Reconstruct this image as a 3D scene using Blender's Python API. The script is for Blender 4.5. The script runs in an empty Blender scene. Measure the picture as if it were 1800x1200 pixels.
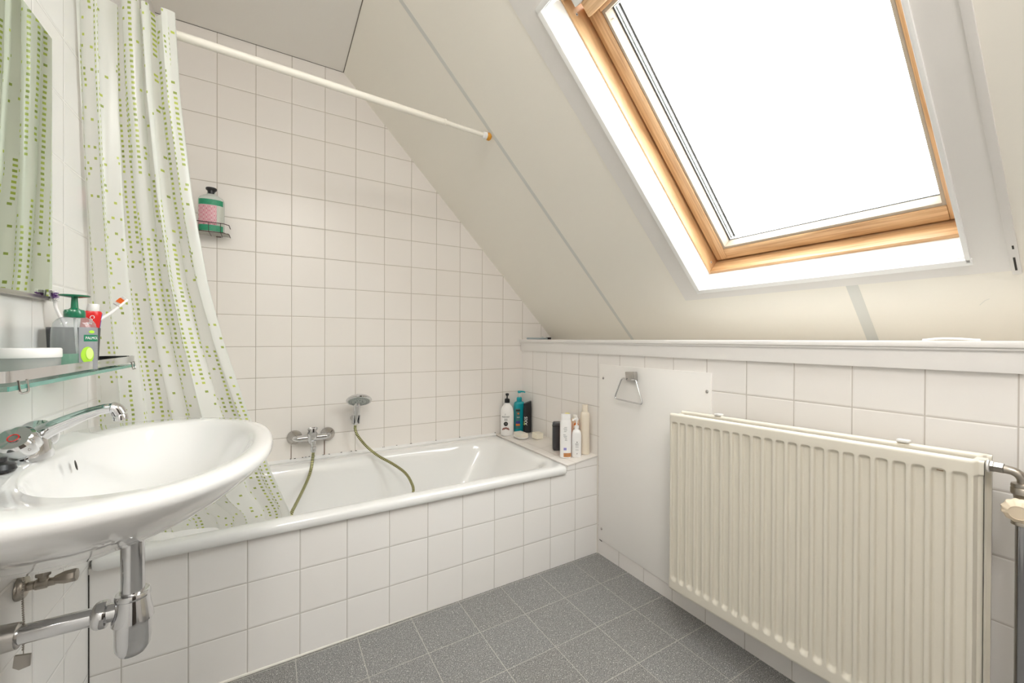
import bpy, bmesh, math, random
from mathutils import Vector, Matrix
random.seed(4)
PI = math.pi
SC = bpy.context.scene
C = SC.collection

# ------------------------------------------------------------------ camera
CAM = Vector((-1.4270, -2.2795, 1.0826))
cd = bpy.data.cameras.new('camera'); cam = bpy.data.objects.new('camera', cd); C.objects.link(cam)
cd.sensor_width = 36.0; cd.lens = 36.0 * 710.73 / 1800.0; cd.clip_start = 0.02
yaw, pit, rol = 0.5344, -0.0043, 0.0042
F = Vector((math.sin(yaw)*math.cos(pit), math.cos(yaw)*math.cos(pit), math.sin(pit)))
R_ = Vector((math.cos(yaw), -math.sin(yaw), 0)); U_ = R_.cross(F)
R2 = R_*math.cos(rol) + U_*math.sin(rol); U2 = U_*math.cos(rol) - R_*math.sin(rol)
M = Matrix((R2, U2, -F)).transposed().to_4x4(); M.translation = CAM
cam.matrix_world = M
SC.camera = cam

# ------------------------------------------------------------------ world: bright overcast sky
W = bpy.data.worlds.new('overcast_sky'); SC.world = W; W.use_nodes = True
bg = W.node_tree.nodes['Background']; bg.inputs[0].default_value = (0.985, 0.99, 1.0, 1); bg.inputs[1].default_value = 10.0
SC.view_settings.view_transform = 'Standard'; SC.view_settings.look = 'None'
SC.view_settings.gamma = 1.0; SC.view_settings.use_curve_mapping = False
SC.view_settings.exposure = 0.55
SC.cycles.use_denoising = True
SC.cycles.max_bounces = 14; SC.cycles.diffuse_bounces = 8; SC.cycles.glossy_bounces = 6
SC.cycles.transmission_bounces = 10; SC.cycles.transparent_max_bounces = 14
SC.cycles.caustics_reflective = False; SC.cycles.caustics_refractive = False
SC.cycles.sample_clamp_indirect = 6.0

# slope frame: s runs up the slope from the ledge line, h points outwards
ST = Vector((-0.69857, 0, 0.71554)); SN = Vector((0.71554, 0, 0.69857)); SO = Vector((0.25, 0, 1.0851))
def SP(s, y, h): return SO + ST*s + SN*h + Vector((0, y, 0))

def area(name, loc, direction, sx, sy, power, col=(1, 1, 1), portal=False):
    l = bpy.data.lights.new(name, 'AREA'); l.shape = 'RECTANGLE'; l.size = sx; l.size_y = sy
    l.energy = power; l.color = col
    o = bpy.data.objects.new(name, l); C.objects.link(o); o.location = loc
    o.rotation_euler = Vector(direction).to_track_quat('-Z', 'Y').to_euler()
    if portal: l.cycles.is_portal = True
    return o
p_ = area('skylight_portal', SP(0.81, -1.63, 0.26), -SN, 1.25, 0.95, 1, portal=True)
# X of the light must run along the slope
zx = ST.copy(); zz = SN.copy(); zy = zz.cross(zx)
mm = Matrix((zx, zy, zz)).transposed().to_4x4(); mm.translation = SP(0.81, -1.63, 0.26); p_.matrix_world = mm
# added fill light behind the camera, lifts the brightness of the room
pl_ = bpy.data.lights.new('fill_light', 'POINT'); pl_.energy = 22; pl_.shadow_soft_size = 0.16; pl_.color = (1.0, 0.975, 0.95)
po_ = bpy.data.objects.new('fill_light', pl_); C.objects.link(po_); po_.location = (-1.35, -2.60, 2.30)

# ------------------------------------------------------------------ materials
def new_mat(name):
    m = bpy.data.materials.new(name); m.use_nodes = True
    nt = m.node_tree; return m, nt, nt.nodes['Principled BSDF']
def mat(name, col, rough=0.5, metal=0.0, coat=0.0, spec=0.5, trans=0.0, ior=1.45, sss=0.0, var=0.0, vscale=8.0, bump=0.0, bscale=60.0, alpha=1.0):
    m, nt, b = new_mat(name)
    b.inputs['Base Color'].default_value = (*col, 1); b.inputs['Roughness'].default_value = rough
    b.inputs['Metallic'].default_value = metal; b.inputs['Coat Weight'].default_value = coat
    b.inputs['Specular IOR Level'].default_value = spec; b.inputs['Transmission Weight'].default_value = trans
    b.inputs['IOR'].default_value = ior; b.inputs['Alpha'].default_value = alpha
    if sss: b.inputs['Subsurface Weight'].default_value = sss; b.inputs['Subsurface Scale'].default_value = 0.01
    tc = nt.nodes.new('ShaderNodeTexCoord')
    if var:
        n = nt.nodes.new('ShaderNodeTexNoise'); n.inputs['Scale'].default_value = vscale; n.inputs['Detail'].default_value = 4
        nt.links.new(tc.outputs['Object'], n.inputs['Vector'])
        mx = nt.nodes.new('ShaderNodeMix'); mx.data_type = 'RGBA'
        mx.inputs[6].default_value = (*[max(0, c*(1-var)) for c in col], 1); mx.inputs[7].default_value = (*[min(1, c*(1+var)) for c in col], 1)
        nt.links.new(n.outputs['Fac'], mx.inputs[0]); nt.links.new(mx.outputs[2], b.inputs['Base Color'])
    if bump:
        n = nt.nodes.new('ShaderNodeTexNoise'); n.inputs['Scale'].default_value = bscale; n.inputs['Detail'].default_value = 3
        nt.links.new(tc.outputs['Object'], n.inputs['Vector'])
        bp = nt.nodes.new('ShaderNodeBump'); bp.inputs['Strength'].default_value = bump; bp.inputs['Distance'].default_value = 0.002
        nt.links.new(n.outputs['Fac'], bp.inputs['Height']); nt.links.new(bp.outputs['Normal'], b.inputs['Normal'])
    return m
def mth(nt, op, a, b=None, c=None):
    n = nt.nodes.new('ShaderNodeMath'); n.operation = op
    for i, v in enumerate((a, b, c)):
        if v is None: continue
        if isinstance(v, (int, float)): n.inputs[i].default_value = v
        else: nt.links.new(v, n.inputs[i])
    return n.outputs[0]
def mixc(nt, f, a, b):
    n = nt.nodes.new('ShaderNodeMix'); n.data_type = 'RGBA'
    if isinstance(f, (int, float)): n.inputs[0].default_value = f
    else: nt.links.new(f, n.inputs[0])
    for i, v in ((6, a), (7, b)):
        if isinstance(v, tuple): n.inputs[i].default_value = (*v[:3], 1)
        else: nt.links.new(v, n.inputs[i])
    return n.outputs[2]
def tile_mat(name, ax, offs, pitch, tile, grout, gw=0.003, rough=0.12, speck=False, bumpd=0.0012, var=0.014, soft=0.004, dirt=0.0):
    m, nt, b = new_mat(name)
    tc = nt.nodes.new('ShaderNodeTexCoord'); sp = nt.nodes.new('ShaderNodeSeparateXYZ'); nt.links.new(tc.outputs['Object'], sp.inputs[0])
    ds = []; cells = []
    for a, o in zip(ax, offs):
        q = mth(nt, 'DIVIDE', mth(nt, 'SUBTRACT', sp.outputs['XYZ'.index(a)], o), pitch)
        q5 = mth(nt, 'ADD', q, 0.5)
        ds.append(mth(nt, 'MULTIPLY', mth(nt, 'ABSOLUTE', mth(nt, 'SUBTRACT', mth(nt, 'FRACT', q5), 0.5)), pitch))
        cells.append(mth(nt, 'FLOOR', q))
    d = mth(nt, 'MINIMUM', ds[0], ds[1])
    mr = nt.nodes.new('ShaderNodeMapRange'); mr.interpolation_type = 'SMOOTHSTEP'
    nt.links.new(d, mr.inputs[0]); mr.inputs[1].default_value = gw*0.5-0.0004; mr.inputs[2].default_value = gw*0.5+0.0004
    hr = nt.nodes.new('ShaderNodeMapRange'); hr.interpolation_type = 'SMOOTHSTEP'
    nt.links.new(d, hr.inputs[0]); hr.inputs[1].default_value = gw*0.3; hr.inputs[2].default_value = gw*0.5+soft
    cb = nt.nodes.new('ShaderNodeCombineXYZ'); nt.links.new(cells[0], cb.inputs[0]); nt.links.new(cells[1], cb.inputs[1])
    wn = nt.nodes.new('ShaderNodeTexWhiteNoise'); nt.links.new(cb.outputs[0], wn.inputs['Vector'])
    t2 = tuple(c*(1-var*k) for c, k in zip(tile, (1.0, 1.4, 2.0)))
    col = mixc(nt, wn.outputs['Value'], tile, t2)
    if speck:
        base = col
        for sc, lo, hi, cc in ((480, 0.56, 0.62, (0.50, 0.49, 0.47)), (430, 0.56, 0.62, (0.06, 0.06, 0.062)), (260, 0.66, 0.69, (0.75, 0.73, 0.70))):
            n = nt.nodes.new('ShaderNodeTexNoise'); n.inputs['Scale'].default_value = sc; n.inputs['Detail'].default_value = 1
            nt.links.new(tc.outputs['Object'], n.inputs['Vector'])
            r = nt.nodes.new('ShaderNodeMapRange'); nt.links.new(n.outputs['Fac'], r.inputs[0]); r.inputs[1].default_value = lo; r.inputs[2].default_value = hi
            col = mixc(nt, r.outputs[0], col, cc)
    # slow unevenness
    n = nt.nodes.new('ShaderNodeTexNoise'); n.inputs['Scale'].default_value = 3.0; n.inputs['Detail'].default_value = 5
    nt.links.new(tc.outputs['Object'], n.inputs['Vector'])
    gcol = mixc(nt, n.outputs['Fac'], tuple(c*0.72 for c in grout), tuple(min(1, c*1.25) for c in grout))
    if dirt:
        nd = nt.nodes.new('ShaderNodeTexNoise'); nd.inputs['Scale'].default_value = 28.0; nd.inputs['Detail'].default_value = 3
        nt.links.new(tc.outputs['Object'], nd.inputs['Vector'])
        r = nt.nodes.new('ShaderNodeMapRange'); nt.links.new(nd.outputs['Fac'], r.inputs[0]); r.inputs[1].default_value = 0.62; r.inputs[2].default_value = 0.72
        gcol = mixc(nt, mth(nt, 'MULTIPLY', r.outputs[0], dirt), gcol, (0.10, 0.07, 0.05))
    col = mixc(nt, mr.outputs[0], gcol, col)
    nt.links.new(col, b.inputs['Base Color'])
    rr = mth(nt, 'SUBTRACT', 0.85, mth(nt, 'MULTIPLY', mr.outputs[0], 0.85-rough)); nt.links.new(rr, b.inputs['Roughness'])
    bp = nt.nodes.new('ShaderNodeBump'); bp.inputs['Strength'].default_value = 0.6; bp.inputs['Distance'].default_value = bumpd
    nt.links.new(hr.outputs[0], bp.inputs['Height']); nt.links.new(bp.outputs['Normal'], b.inputs['Normal'])
    return m
TILE = (0.865, 0.83, 0.795)
m_back = tile_mat('tile_back', 'XZ', (0.003, 2.2439), 0.15, TILE, (0.50, 0.45, 0.39), 0.0026, rough=0.34)
m_bath = tile_mat('tile_bath', 'XZ', (-0.1459, 0.4472), 0.15, (0.86, 0.84, 0.82), (0.52, 0.49, 0.45), 0.0026, rough=0.22)
m_right = tile_mat('tile_right', 'YZ', (-0.7304, 0.8932), 0.15, (0.84, 0.815, 0.79), (0.55, 0.51, 0.47), 0.0028, rough=0.22)
m_left = tile_mat('tile_left', 'YZ', (-0.7304, 0.006), 0.15, (0.82, 0.81, 0.80), (0.72, 0.70, 0.68), 0.0020, rough=0.15, var=0.015)
m_ledge = tile_mat('tile_ledge', 'XY', (0.003, -0.7304), 0.15, (0.82, 0.785, 0.75), (0.60, 0.56, 0.5), 0.0024, rough=0.15)
m_floor = tile_mat('floor_terrazzo', 'XY', (-0.170, -0.938), 0.1982, (0.20, 0.20, 0.20), (0.44, 0.42, 0.39), 0.0026, rough=0.42, speck=True, bumpd=0.0006, var=0.06, soft=0.001)
m_paint = mat('slope_paint', (0.86, 0.83, 0.755), 0.6, bump=0.15, bscale=90, var=0.02, vscale=2)
m_casing = mat('casing_paint', (0.77, 0.75, 0.72), 0.5, bump=0.2, bscale=50, var=0.02)
m_ceil = mat('ceiling_paint', (0.84, 0.82, 0.785), 0.65, bump=0.1, bscale=80)
m_tape = mat('seam_tape', (0.66, 0.665, 0.63), 0.6)
m_white = mat('white_paint_satin', (0.86, 0.85, 0.84), 0.35)
m_trim = mat('white_trim', (0.82, 0.80, 0.78), 0.4)
m_lining = mat('white_lining', (0.90, 0.90, 0.885), 0.3)
m_panel = mat('white_panel', (0.85, 0.83, 0.80), 0.38, var=0.012)
m_porc = mat('white_porcelain', (0.80, 0.795, 0.79), 0.06, coat=0.6)
m_enam = mat('tub_enamel', (0.84, 0.84, 0.83), 0.09, coat=0.5)
m_chrome = mat('chrome', (0.68, 0.68, 0.69), 0.07, 1.0)
m_chrome_d = mat('dull_chrome', (0.52, 0.50, 0.48), 0.22, 1.0, var=0.12, vscale=40)
m_brass = mat('aged_nickel', (0.46, 0.42, 0.37), 0.3, 1.0, var=0.15, vscale=60)
m_rad = mat('radiator_cream', (0.73, 0.69, 0.60), 0.35, coat=0.15, var=0.015, vscale=5)
m_radin = mat('radiator_inside', (0.66, 0.62, 0.53), 0.5)
m_black = mat('black_plastic', (0.018, 0.018, 0.02), 0.35)
m_darkgap = mat('dark_sealant_and_gaps', (0.04, 0.035, 0.03), 0.8)
m_darkgrey = mat('dark_grey_plastic', (0.055, 0.055, 0.06), 0.35)
m_caulk = mat('white_sealant', (0.75, 0.72, 0.66), 0.5, var=0.1, vscale=30)
m_knob = mat('cream_knob', (0.80, 0.68, 0.52), 0.45)
m_rod = mat('rod_white', (0.84, 0.81, 0.73), 0.4)
m_amber = mat('amber_rubber', (0.72, 0.33, 0.03), 0.4)
m_wplas = mat('white_plastic', (0.86, 0.85, 0.84), 0.3, coat=0.2)
m_green = mat('pump_green', (0.012, 0.17, 0.085), 0.25, coat=0.3)
m_red = mat('tube_red', (0.70, 0.02, 0.02), 0.3)
m_blue = mat('tube_blue', (0.02, 0.08, 0.5), 0.3)
m_orange = mat('orange_bristle', (0.9, 0.2, 0.03), 0.6)
m_purple = mat('purple_bristle', (0.13, 0.02, 0.25), 0.6)
m_teal = mat('teal_plastic', (0.01, 0.36, 0.42), 0.22, coat=0.3)
m_ink = mat('black_ink', (0.03, 0.03, 0.03), 0.5)
m_greyink = mat('grey_ink', (0.30, 0.31, 0.30), 0.5)
m_whiteink = mat('white_ink', (0.88, 0.88, 0.88), 0.5)
m_lime = mat('lime_print', (0.42, 0.75, 0.04), 0.4)
m_limel = mat('lime_flesh', (0.66, 0.86, 0.25), 0.4)
m_brown = mat('brown_print', (0.28, 0.12, 0.10), 0.5)
m_orp = mat('orange_print', (0.78, 0.20, 0.04), 0.45)
m_almond = mat('almond_print', (0.50, 0.22, 0.08), 0.5, var=0.5, vscale=160)
m_yel = mat('yellow_cap', (0.85, 0.75, 0.05), 0.35)
m_cream = mat('cream_plastic', (0.80, 0.72, 0.60), 0.35)
m_greenl = mat('label_green', (0.03, 0.30, 0.16), 0.4, var=0.5, vscale=400)
m_lavender = mat('lilac_print', (0.45, 0.42, 0.75), 0.5)
m_soap = mat('soap', (0.82, 0.77, 0.68), 0.35, sss=0.1)
m_greybl = mat('blue_grey_plastic', (0.36, 0.42, 0.45), 0.4)
m_rack = mat('rack_wire', (0.05, 0.014, 0.016), 0.4)
m_bead = mat('bead_chain', (0.45, 0.42, 0.38), 0.3, 1.0)
m_rubber = mat('rubber_seal', (0.07, 0.07, 0.075), 0.5)
m_spacer = mat('aluminium_spacer', (0.62, 0.62, 0.63), 0.3, 0.9)
m_grey = mat('flap_grey', (0.62, 0.64, 0.62), 0.45)
m_pinkp = mat('pink_plastic', (0.55, 0.03, 0.13), 0.3)
m_navy = mat('navy_print', (0.06, 0.06, 0.30), 0.5)
def thin_glass(name, tint, haze=0.0):
    m = bpy.data.materials.new(name); m.use_nodes = True; nt = m.node_tree; nt.nodes.clear()
    out = nt.nodes.new('ShaderNodeOutputMaterial'); t = nt.nodes.new('ShaderNodeBsdfTransparent'); g = nt.nodes.new('ShaderNodeBsdfGlossy')
    t.inputs[0].default_value = (*tint, 1); g.inputs['Roughness'].default_value = 0.02
    lw = nt.nodes.new('ShaderNodeLayerWeight'); lw.inputs[0].default_value = 0.5
    sch = mth(nt, 'MULTIPLY_ADD', mth(nt, 'POWER', lw.outputs['Facing'], 5.0), 0.80, 0.045)
    mx = nt.nodes.new('ShaderNodeMixShader'); nt.links.new(sch, mx.inputs[0]); nt.links.new(t.outputs[0], mx.inputs[1]); nt.links.new(g.outputs[0], mx.inputs[2])
    last = mx.outputs[0]
    if haze:
        df = nt.nodes.new('ShaderNodeBsdfDiffuse'); df.inputs[0].default_value = (0.74, 0.77, 0.76, 1)
        m4 = nt.nodes.new('ShaderNodeMixShader'); m4.inputs[0].default_value = haze; nt.links.new(last, m4.inputs[1]); nt.links.new(df.outputs[0], m4.inputs[2]); last = m4.outputs[0]
    nt.links.new(last, out.inputs[0]); return m
m_glass = thin_glass('window_glass', (0.95, 0.97, 0.96))
m_shelfglass = thin_glass('shelf_glass', (0.80, 0.92, 0.88))
m_shelfedge = mat('glass_edge', (0.10, 0.32, 0.27), 0.12, coat=0.5)
m_bottleclear = thin_glass('clear_bottle', (0.86, 0.88, 0.90), haze=0.17)
m_liquid = mat('green_soap', (0.16, 0.62, 0.36), 0.15, trans=0.45, ior=1.33)
m_tubclear = thin_glass('clear_tub', (0.82, 0.82, 0.81), haze=0.3)
def mirror_mat():
    m, nt, b = new_mat('mirror_silver'); b.inputs['Metallic'].default_value = 1; b.inputs['Roughness'].default_value = 0.0
    b.inputs['Base Color'].default_value = (0.70, 0.76, 0.66, 1); return m
m_mirror = mirror_mat()
def wood_mat():
    m, nt, b = new_mat('pine_wood')
    tc = nt.nodes.new('ShaderNodeTexCoord'); mp = nt.nodes.new('ShaderNodeMapping'); nt.links.new(tc.outputs['UV'], mp.inputs[0])
    mp.inputs['Scale'].default_value = (2.0, 46.0, 46.0)
    n = nt.nodes.new('ShaderNodeTexNoise'); n.inputs['Scale'].default_value = 2.2; n.inputs['Detail'].default_value = 6; n.inputs['Distortion'].default_value = 0.7
    nt.links.new(mp.outputs[0], n.inputs['Vector'])
    cr = nt.nodes.new('ShaderNodeValToRGB'); nt.links.new(n.outputs['Fac'], cr.inputs[0])
    e = cr.color_ramp.elements; e[0].position = 0.3; e[0].color = (0.42, 0.23, 0.10, 1); e[1].position = 0.68; e[1].color = (0.70, 0.46, 0.25, 1)
    nt.links.new(cr.outputs[0], b.inputs['Base Color']); b.inputs['Roughness'].default_value = 0.38
    return m
m_wood = wood_mat()
def hose_mat():
    m, nt, b = new_mat('hose_coil')
    tc = nt.nodes.new('ShaderNodeTexCoord'); sp = nt.nodes.new('ShaderNodeSeparateXYZ'); nt.links.new(tc.outputs['UV'], sp.inputs[0])
    f = mth(nt, 'FRACT', mth(nt, 'MULTIPLY', sp.outputs[0], 125.0)); g = mth(nt, 'GREATER_THAN', f, 0.45)
    nt.links.new(mixc(nt, g, (0.015, 0.015, 0.01), (0.55, 0.54, 0.26)), b.inputs['Base Color'])
    b.inputs['Metallic'].default_value = 0.5; b.inputs['Roughness'].default_value = 0.35; return m
m_hose = hose_mat()
def curtain_mat():
    m = bpy.data.materials.new('curtain_cloth'); m.use_nodes = True; nt = m.node_tree; nt.nodes.clear()
    out = nt.nodes.new('ShaderNodeOutputMaterial')
    tc = nt.nodes.new('ShaderNodeTexCoord'); sp = nt.nodes.new('ShaderNodeSeparateXYZ'); nt.links.new(tc.outputs['UV'], sp.inputs[0])
    qu = mth(nt, 'DIVIDE', sp.outputs[0], 0.0205); qv = mth(nt, 'DIVIDE', sp.outputs[1], 0.0138)
    cu, cv = mth(nt, 'FLOOR', qu), mth(nt, 'FLOOR', qv); fu, fv = mth(nt, 'FRACT', qu), mth(nt, 'FRACT', qv)
    cb = nt.nodes.new('ShaderNodeCombineXYZ'); nt.links.new(cu, cb.inputs[0]); nt.links.new(cv, cb.inputs[1])
    wn = nt.nodes.new('ShaderNodeTexWhiteNoise'); nt.links.new(cb.outputs[0], wn.inputs['Vector'])
    wsp = nt.nodes.new('ShaderNodeSeparateColor'); nt.links.new(wn.outputs['Color'], wsp.inputs[0])
    cb2 = nt.nodes.new('ShaderNodeCombineXYZ'); nt.links.new(mth(nt, 'MULTIPLY', cu, 0.23), cb2.inputs[0]); nt.links.new(mth(nt, 'MULTIPLY', cv, 0.030), cb2.inputs[1])
    n = nt.nodes.new('ShaderNodeTexNoise'); n.inputs['Scale'].default_value = 1.0; n.inputs['Detail'].default_value = 1; nt.links.new(cb2.outputs[0], n.inputs['Vector'])
    dense = mth(nt, 'GREATER_THAN', n.outputs['Fac'], 0.53)
    prob = mth(nt, 'ADD', 0.17, mth(nt, 'MULTIPLY', dense, 0.80))
    on = mth(nt, 'LESS_THAN', wn.outputs['Value'], prob)
    jit = mth(nt, 'MULTIPLY', mth(nt, 'SUBTRACT', wsp.outputs[1], 0.5), mth(nt, 'SUBTRACT', 0.5, mth(nt, 'MULTIPLY', dense, 0.42)))
    du = mth(nt, 'LESS_THAN', mth(nt, 'ABSOLUTE', mth(nt, 'SUBTRACT', mth(nt, 'SUBTRACT', fu, 0.5), jit)), 0.19)
    dv = mth(nt, 'LESS_THAN', mth(nt, 'ABSOLUTE', mth(nt, 'SUBTRACT', fv, 0.5)), 0.24)
    mask = mth(nt, 'MULTIPLY', mth(nt, 'MULTIPLY', du, dv), on)
    dot = mixc(nt, wsp.outputs[2], (0.56, 0.64, 0.12), (0.30, 0.38, 0.08))
    col = mixc(nt, mask, (0.88, 0.895, 0.86), dot)
    d = nt.nodes.new('ShaderNodeBsdfDiffuse'); t = nt.nodes.new('ShaderNodeBsdfTranslucent'); g = nt.nodes.new('ShaderNodeBsdfGlossy'); tr = nt.nodes.new('ShaderNodeBsdfTransparent')
    g.inputs['Roughness'].default_value = 0.3
    for x in (d, t): nt.links.new(col, x.inputs[0])
    m1 = nt.nodes.new('ShaderNodeMixShader'); m1.inputs[0].default_value = 0.38; nt.links.new(d.outputs[0], m1.inputs[1]); nt.links.new(t.outputs[0], m1.inputs[2])
    m2 = nt.nodes.new('ShaderNodeMixShader'); m2.inputs[0].default_value = 0.05; nt.links.new(m1.outputs[0], m2.inputs[1]); nt.links.new(g.outputs[0], m2.inputs[2])
    m3 = nt.nodes.new('ShaderNodeMixShader'); nt.links.new(mth(nt, 'MULTIPLY', mth(nt, 'SUBTRACT', 1.0, mask), 0.20), m3.inputs[0]); nt.links.new(m2.outputs[0], m3.inputs[1]); nt.links.new(tr.outputs[0], m3.inputs[2])
    nt.links.new(m3.outputs[0], out.inputs[0]); return m
m_curtain = curtain_mat()
def pattern_mat():
    # pink ornamental tile print
    m, nt, b = new_mat('pink_ornament')
    tc = nt.nodes.new('ShaderNodeTexCoord'); sp = nt.nodes.new('ShaderNodeSeparateXYZ'); nt.links.new(tc.outputs['UV'], sp.inputs[0])
    a = mth(nt, 'SINE', mth(nt, 'MULTIPLY', sp.outputs[0], 330.0)); c = mth(nt, 'SINE', mth(nt, 'MULTIPLY', sp.outputs[1], 330.0))
    r = mth(nt, 'SINE', mth(nt, 'MULTIPLY', mth(nt, 'MULTIPLY', a, c), 6.0))
    s = mth(nt, 'GREATER_THAN', r, 0.0)
    nt.links.new(mixc(nt, s, (0.62, 0.16, 0.24), (0.80, 0.60, 0.62)), b.inputs['Base Color']); b.inputs['Roughness'].default_value = 0.35
    return m
m_ornament = pattern_mat()

# ------------------------------------------------------------------ mesh helpers
WL = {}
def wl(o): return WL.get(o.name, Vector((0, 0, 0)))
def tag(o, label=None, cat=None, group=None, kind=None):
    if label: o['label'] = label
    if cat: o['category'] = cat
    if group: o['group'] = group
    if kind: o['kind'] = kind
    return o
def thing(name, label, cat, loc, group=None):
    o = bpy.data.objects.new(name, None); C.objects.link(o); o.location = loc; o.empty_display_size = 0.05
    WL[o.name] = Vector(loc); return tag(o, label, cat, group)
def obj(name, bm, m, parent=None, loc=None, smooth=True, ang=0.7, recalc=True):
    base = wl(parent) if parent is not None else Vector(loc or (0, 0, 0))
    if recalc: bmesh.ops.recalc_face_normals(bm, faces=bm.faces[:])
    for v in bm.verts: v.co -= base
    for f in bm.faces: f.smooth = smooth
    if smooth:
        for e in bm.edges:
            if len(e.link_faces) == 2 and e.calc_face_angle(0) > ang: e.smooth = False
    me = bpy.data.meshes.new(name); bm.to_mesh(me); bm.free()
    if isinstance(m, (list, tuple)):
        for x in m: me.materials.append(x)
    else: me.materials.append(m)
    o = bpy.data.objects.new(name, me); C.objects.link(o)
    if parent is not None: o.parent = parent
    else: o.location = base
    WL[o.name] = base
    return o
def struct(name, bm, m, parent=None, **k):
    o = obj(name, bm, m, parent, **k)
    if parent is None: o['kind'] = 'structure'
    return o
NB = bmesh.new
def quad(bm, *pts):
    return bm.faces.new([bm.verts.new(Vector(p)) for p in pts])
def prism(bm, poly, vec, bev=0.0):
    vec = Vector(vec); n = len(poly)
    a = [bm.verts.new(Vector(p)) for p in poly]; b = [bm.verts.new(Vector(p)+vec) for p in poly]
    fs = [bm.faces.new(a), bm.faces.new(b[::-1])]
    for i in range(n): fs.append(bm.faces.new([a[i], a[(i+1) % n], b[(i+1) % n], b[i]]))
    if bev:
        es = {e for f in fs for e in f.edges}
        bmesh.ops.bevel(bm, geom=list(es), offset=bev, segments=2, affect='EDGES', profile=0.6)
    return bm
def box(bm, lo, hi, bev=0.0, fn=None):
    (x0, y0, z0), (x1, y1, z1) = lo, hi
    fn = fn or (lambda *p: Vector(p))
    lo_ = [fn(x0, y0, z0), fn(x1, y0, z0), fn(x1, y1, z0), fn(x0, y1, z0)]; hi_ = [fn(x0, y0, z1), fn(x1, y0, z1), fn(x1, y1, z1), fn(x0, y1, z1)]
    a = [bm.verts.new(p) for p in lo_]; b = [bm.verts.new(p) for p in hi_]
    fs = [bm.faces.new(a[::-1]), bm.faces.new(b)] + [bm.faces.new([a[i], a[(i+1) % 4], b[(i+1) % 4], b[i]]) for i in range(4)]
    if bev:
        bmesh.ops.bevel(bm, geom=list({e for f in fs for e in f.edges}), offset=bev, segments=2, affect='EDGES', profile=0.6)
    return bm
def spline(pts, k=10):
    P = [Vector(p) for p in pts]; out = []
    Q = [2*P[0]-P[1]] + P + [2*P[-1]-P[-2]]
    for i in range(1, len(Q)-2):
        a, b, c, d = Q[i-1:i+3]
        for j in range(k):
            t = j/k
            out.append(0.5*((2*b)+(c-a)*t+(2*a-5*b+4*c-d)*t*t+(3*b-a-3*c+d)*t**3))
    out.append(P[-1]); return out
def tube(bm, pts, r, seg=16, closed=False, caps=True, uv=False, shape=None):
    P = [Vector(p) for p in pts]; n = len(P)
    rr = r if isinstance(r, (list, tuple)) else [r]*n
    rings = []; nrm = None; L = 0; ls = []
    for i in range(n):
        if closed: t = (P[(i+1) % n]-P[i-1]).normalized()
        else: t = (P[min(i+1, n-1)]-P[max(i-1, 0)]).normalized()
        if nrm is None:
            nrm = t.orthogonal().normalized()
        else:
            nrm = (nrm - t*nrm.dot(t)).normalized()
        bn = t.cross(nrm)
        if i: L += (P[i]-P[i-1]).length
        ls.append(L)
        rings.append([bm.verts.new(P[i]+(nrm*math.cos(2*PI*j/seg)+bn*math.sin(2*PI*j/seg))*rr[i]) for j in range(seg)])
    lay = bm.loops.layers.uv.verify() if uv else None
    m = n if closed else n-1
    for i in range(m):
        A, B = rings[i], rings[(i+1) % n]
        for j in range(seg):
            f = bm.faces.new([A[j], A[(j+1) % seg], B[(j+1) % seg], B[j]])
            if uv:
                for lp, (ii, jj) in zip(f.loops, ((i, j), (i, j+1), (i+1, j+1), (i+1, j))): lp[lay].uv = (ls[min(ii, n-1)], jj/seg)
    if caps and not closed:
        bm.faces.new(rings[0][::-1]); bm.faces.new(rings[-1])
    return bm
def lathe(bm, prof, origin, axis=(0, 0, 1), seg=40, cap=True, sx=1.0, sy=1.0, up=None):
    """prof = [(radius, height)] along axis"""
    ax = Vector(axis).normalized(); u = Vector(up).normalized() if up else ax.orthogonal().normalized()
    u = (u-ax*u.dot(ax)).normalized(); v = ax.cross(u); o = Vector(origin)
    rings = []
    for r, h in prof:
        if r < 1e-6: rings.append([bm.verts.new(o+ax*h)]*seg)
        else: rings.append([bm.verts.new(o+ax*h+(u*math.cos(2*PI*j/seg)*sx+v*math.sin(2*PI*j/seg)*sy)*r) for j in range(seg)])
    for A, B in zip(rings, rings[1:]):
        for j in range(seg):
            q = [A[j], A[(j+1) % seg], B[(j+1) % seg], B[j]]; w = []
            for x in q:
                if x not in w: w.append(x)
            if len(w) > 2: bm.faces.new(w)
    if cap:
        for rg, rev in ((rings[0], True), (rings[-1], False)):
            if rg[0] is not rg[1]: bm.faces.new(rg[::-1] if rev else rg)
    return bm
def loft(bm, rings, cap0=False, cap1=False, closed_rings=True):
    V = [[bm.verts.new(Vector(p)) for p in r] for r in rings]; n = len(V[0])
    for A, B in zip(V, V[1:]):
        for j in range(n if closed_rings else n-1):
            bm.faces.new([A[j], A[(j+1) % n], B[(j+1) % n], B[j]])
    if cap0: bm.faces.new(V[0][::-1])
    if cap1: bm.faces.new(V[-1])
    return bm
def sup(t, n):
    c, s = math.cos(t), math.sin(t)
    return math.copysign(abs(c)**(2/n), c), math.copysign(abs(s)**(2/n), s)
def uv_box(o, along):
    """uv with U running along the given local direction (wood grain)"""
    me = o.data; lay = me.uv_layers.new(name='uv'); a = Vector(along).normalized(); b = a.orthogonal().normalized(); c = a.cross(b)
    for lp in me.loops:
        p = me.vertices[lp.vertex_index].co; lay.data[lp.index].uv = (p.dot(a), p.dot(b)+p.dot(c))
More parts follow.
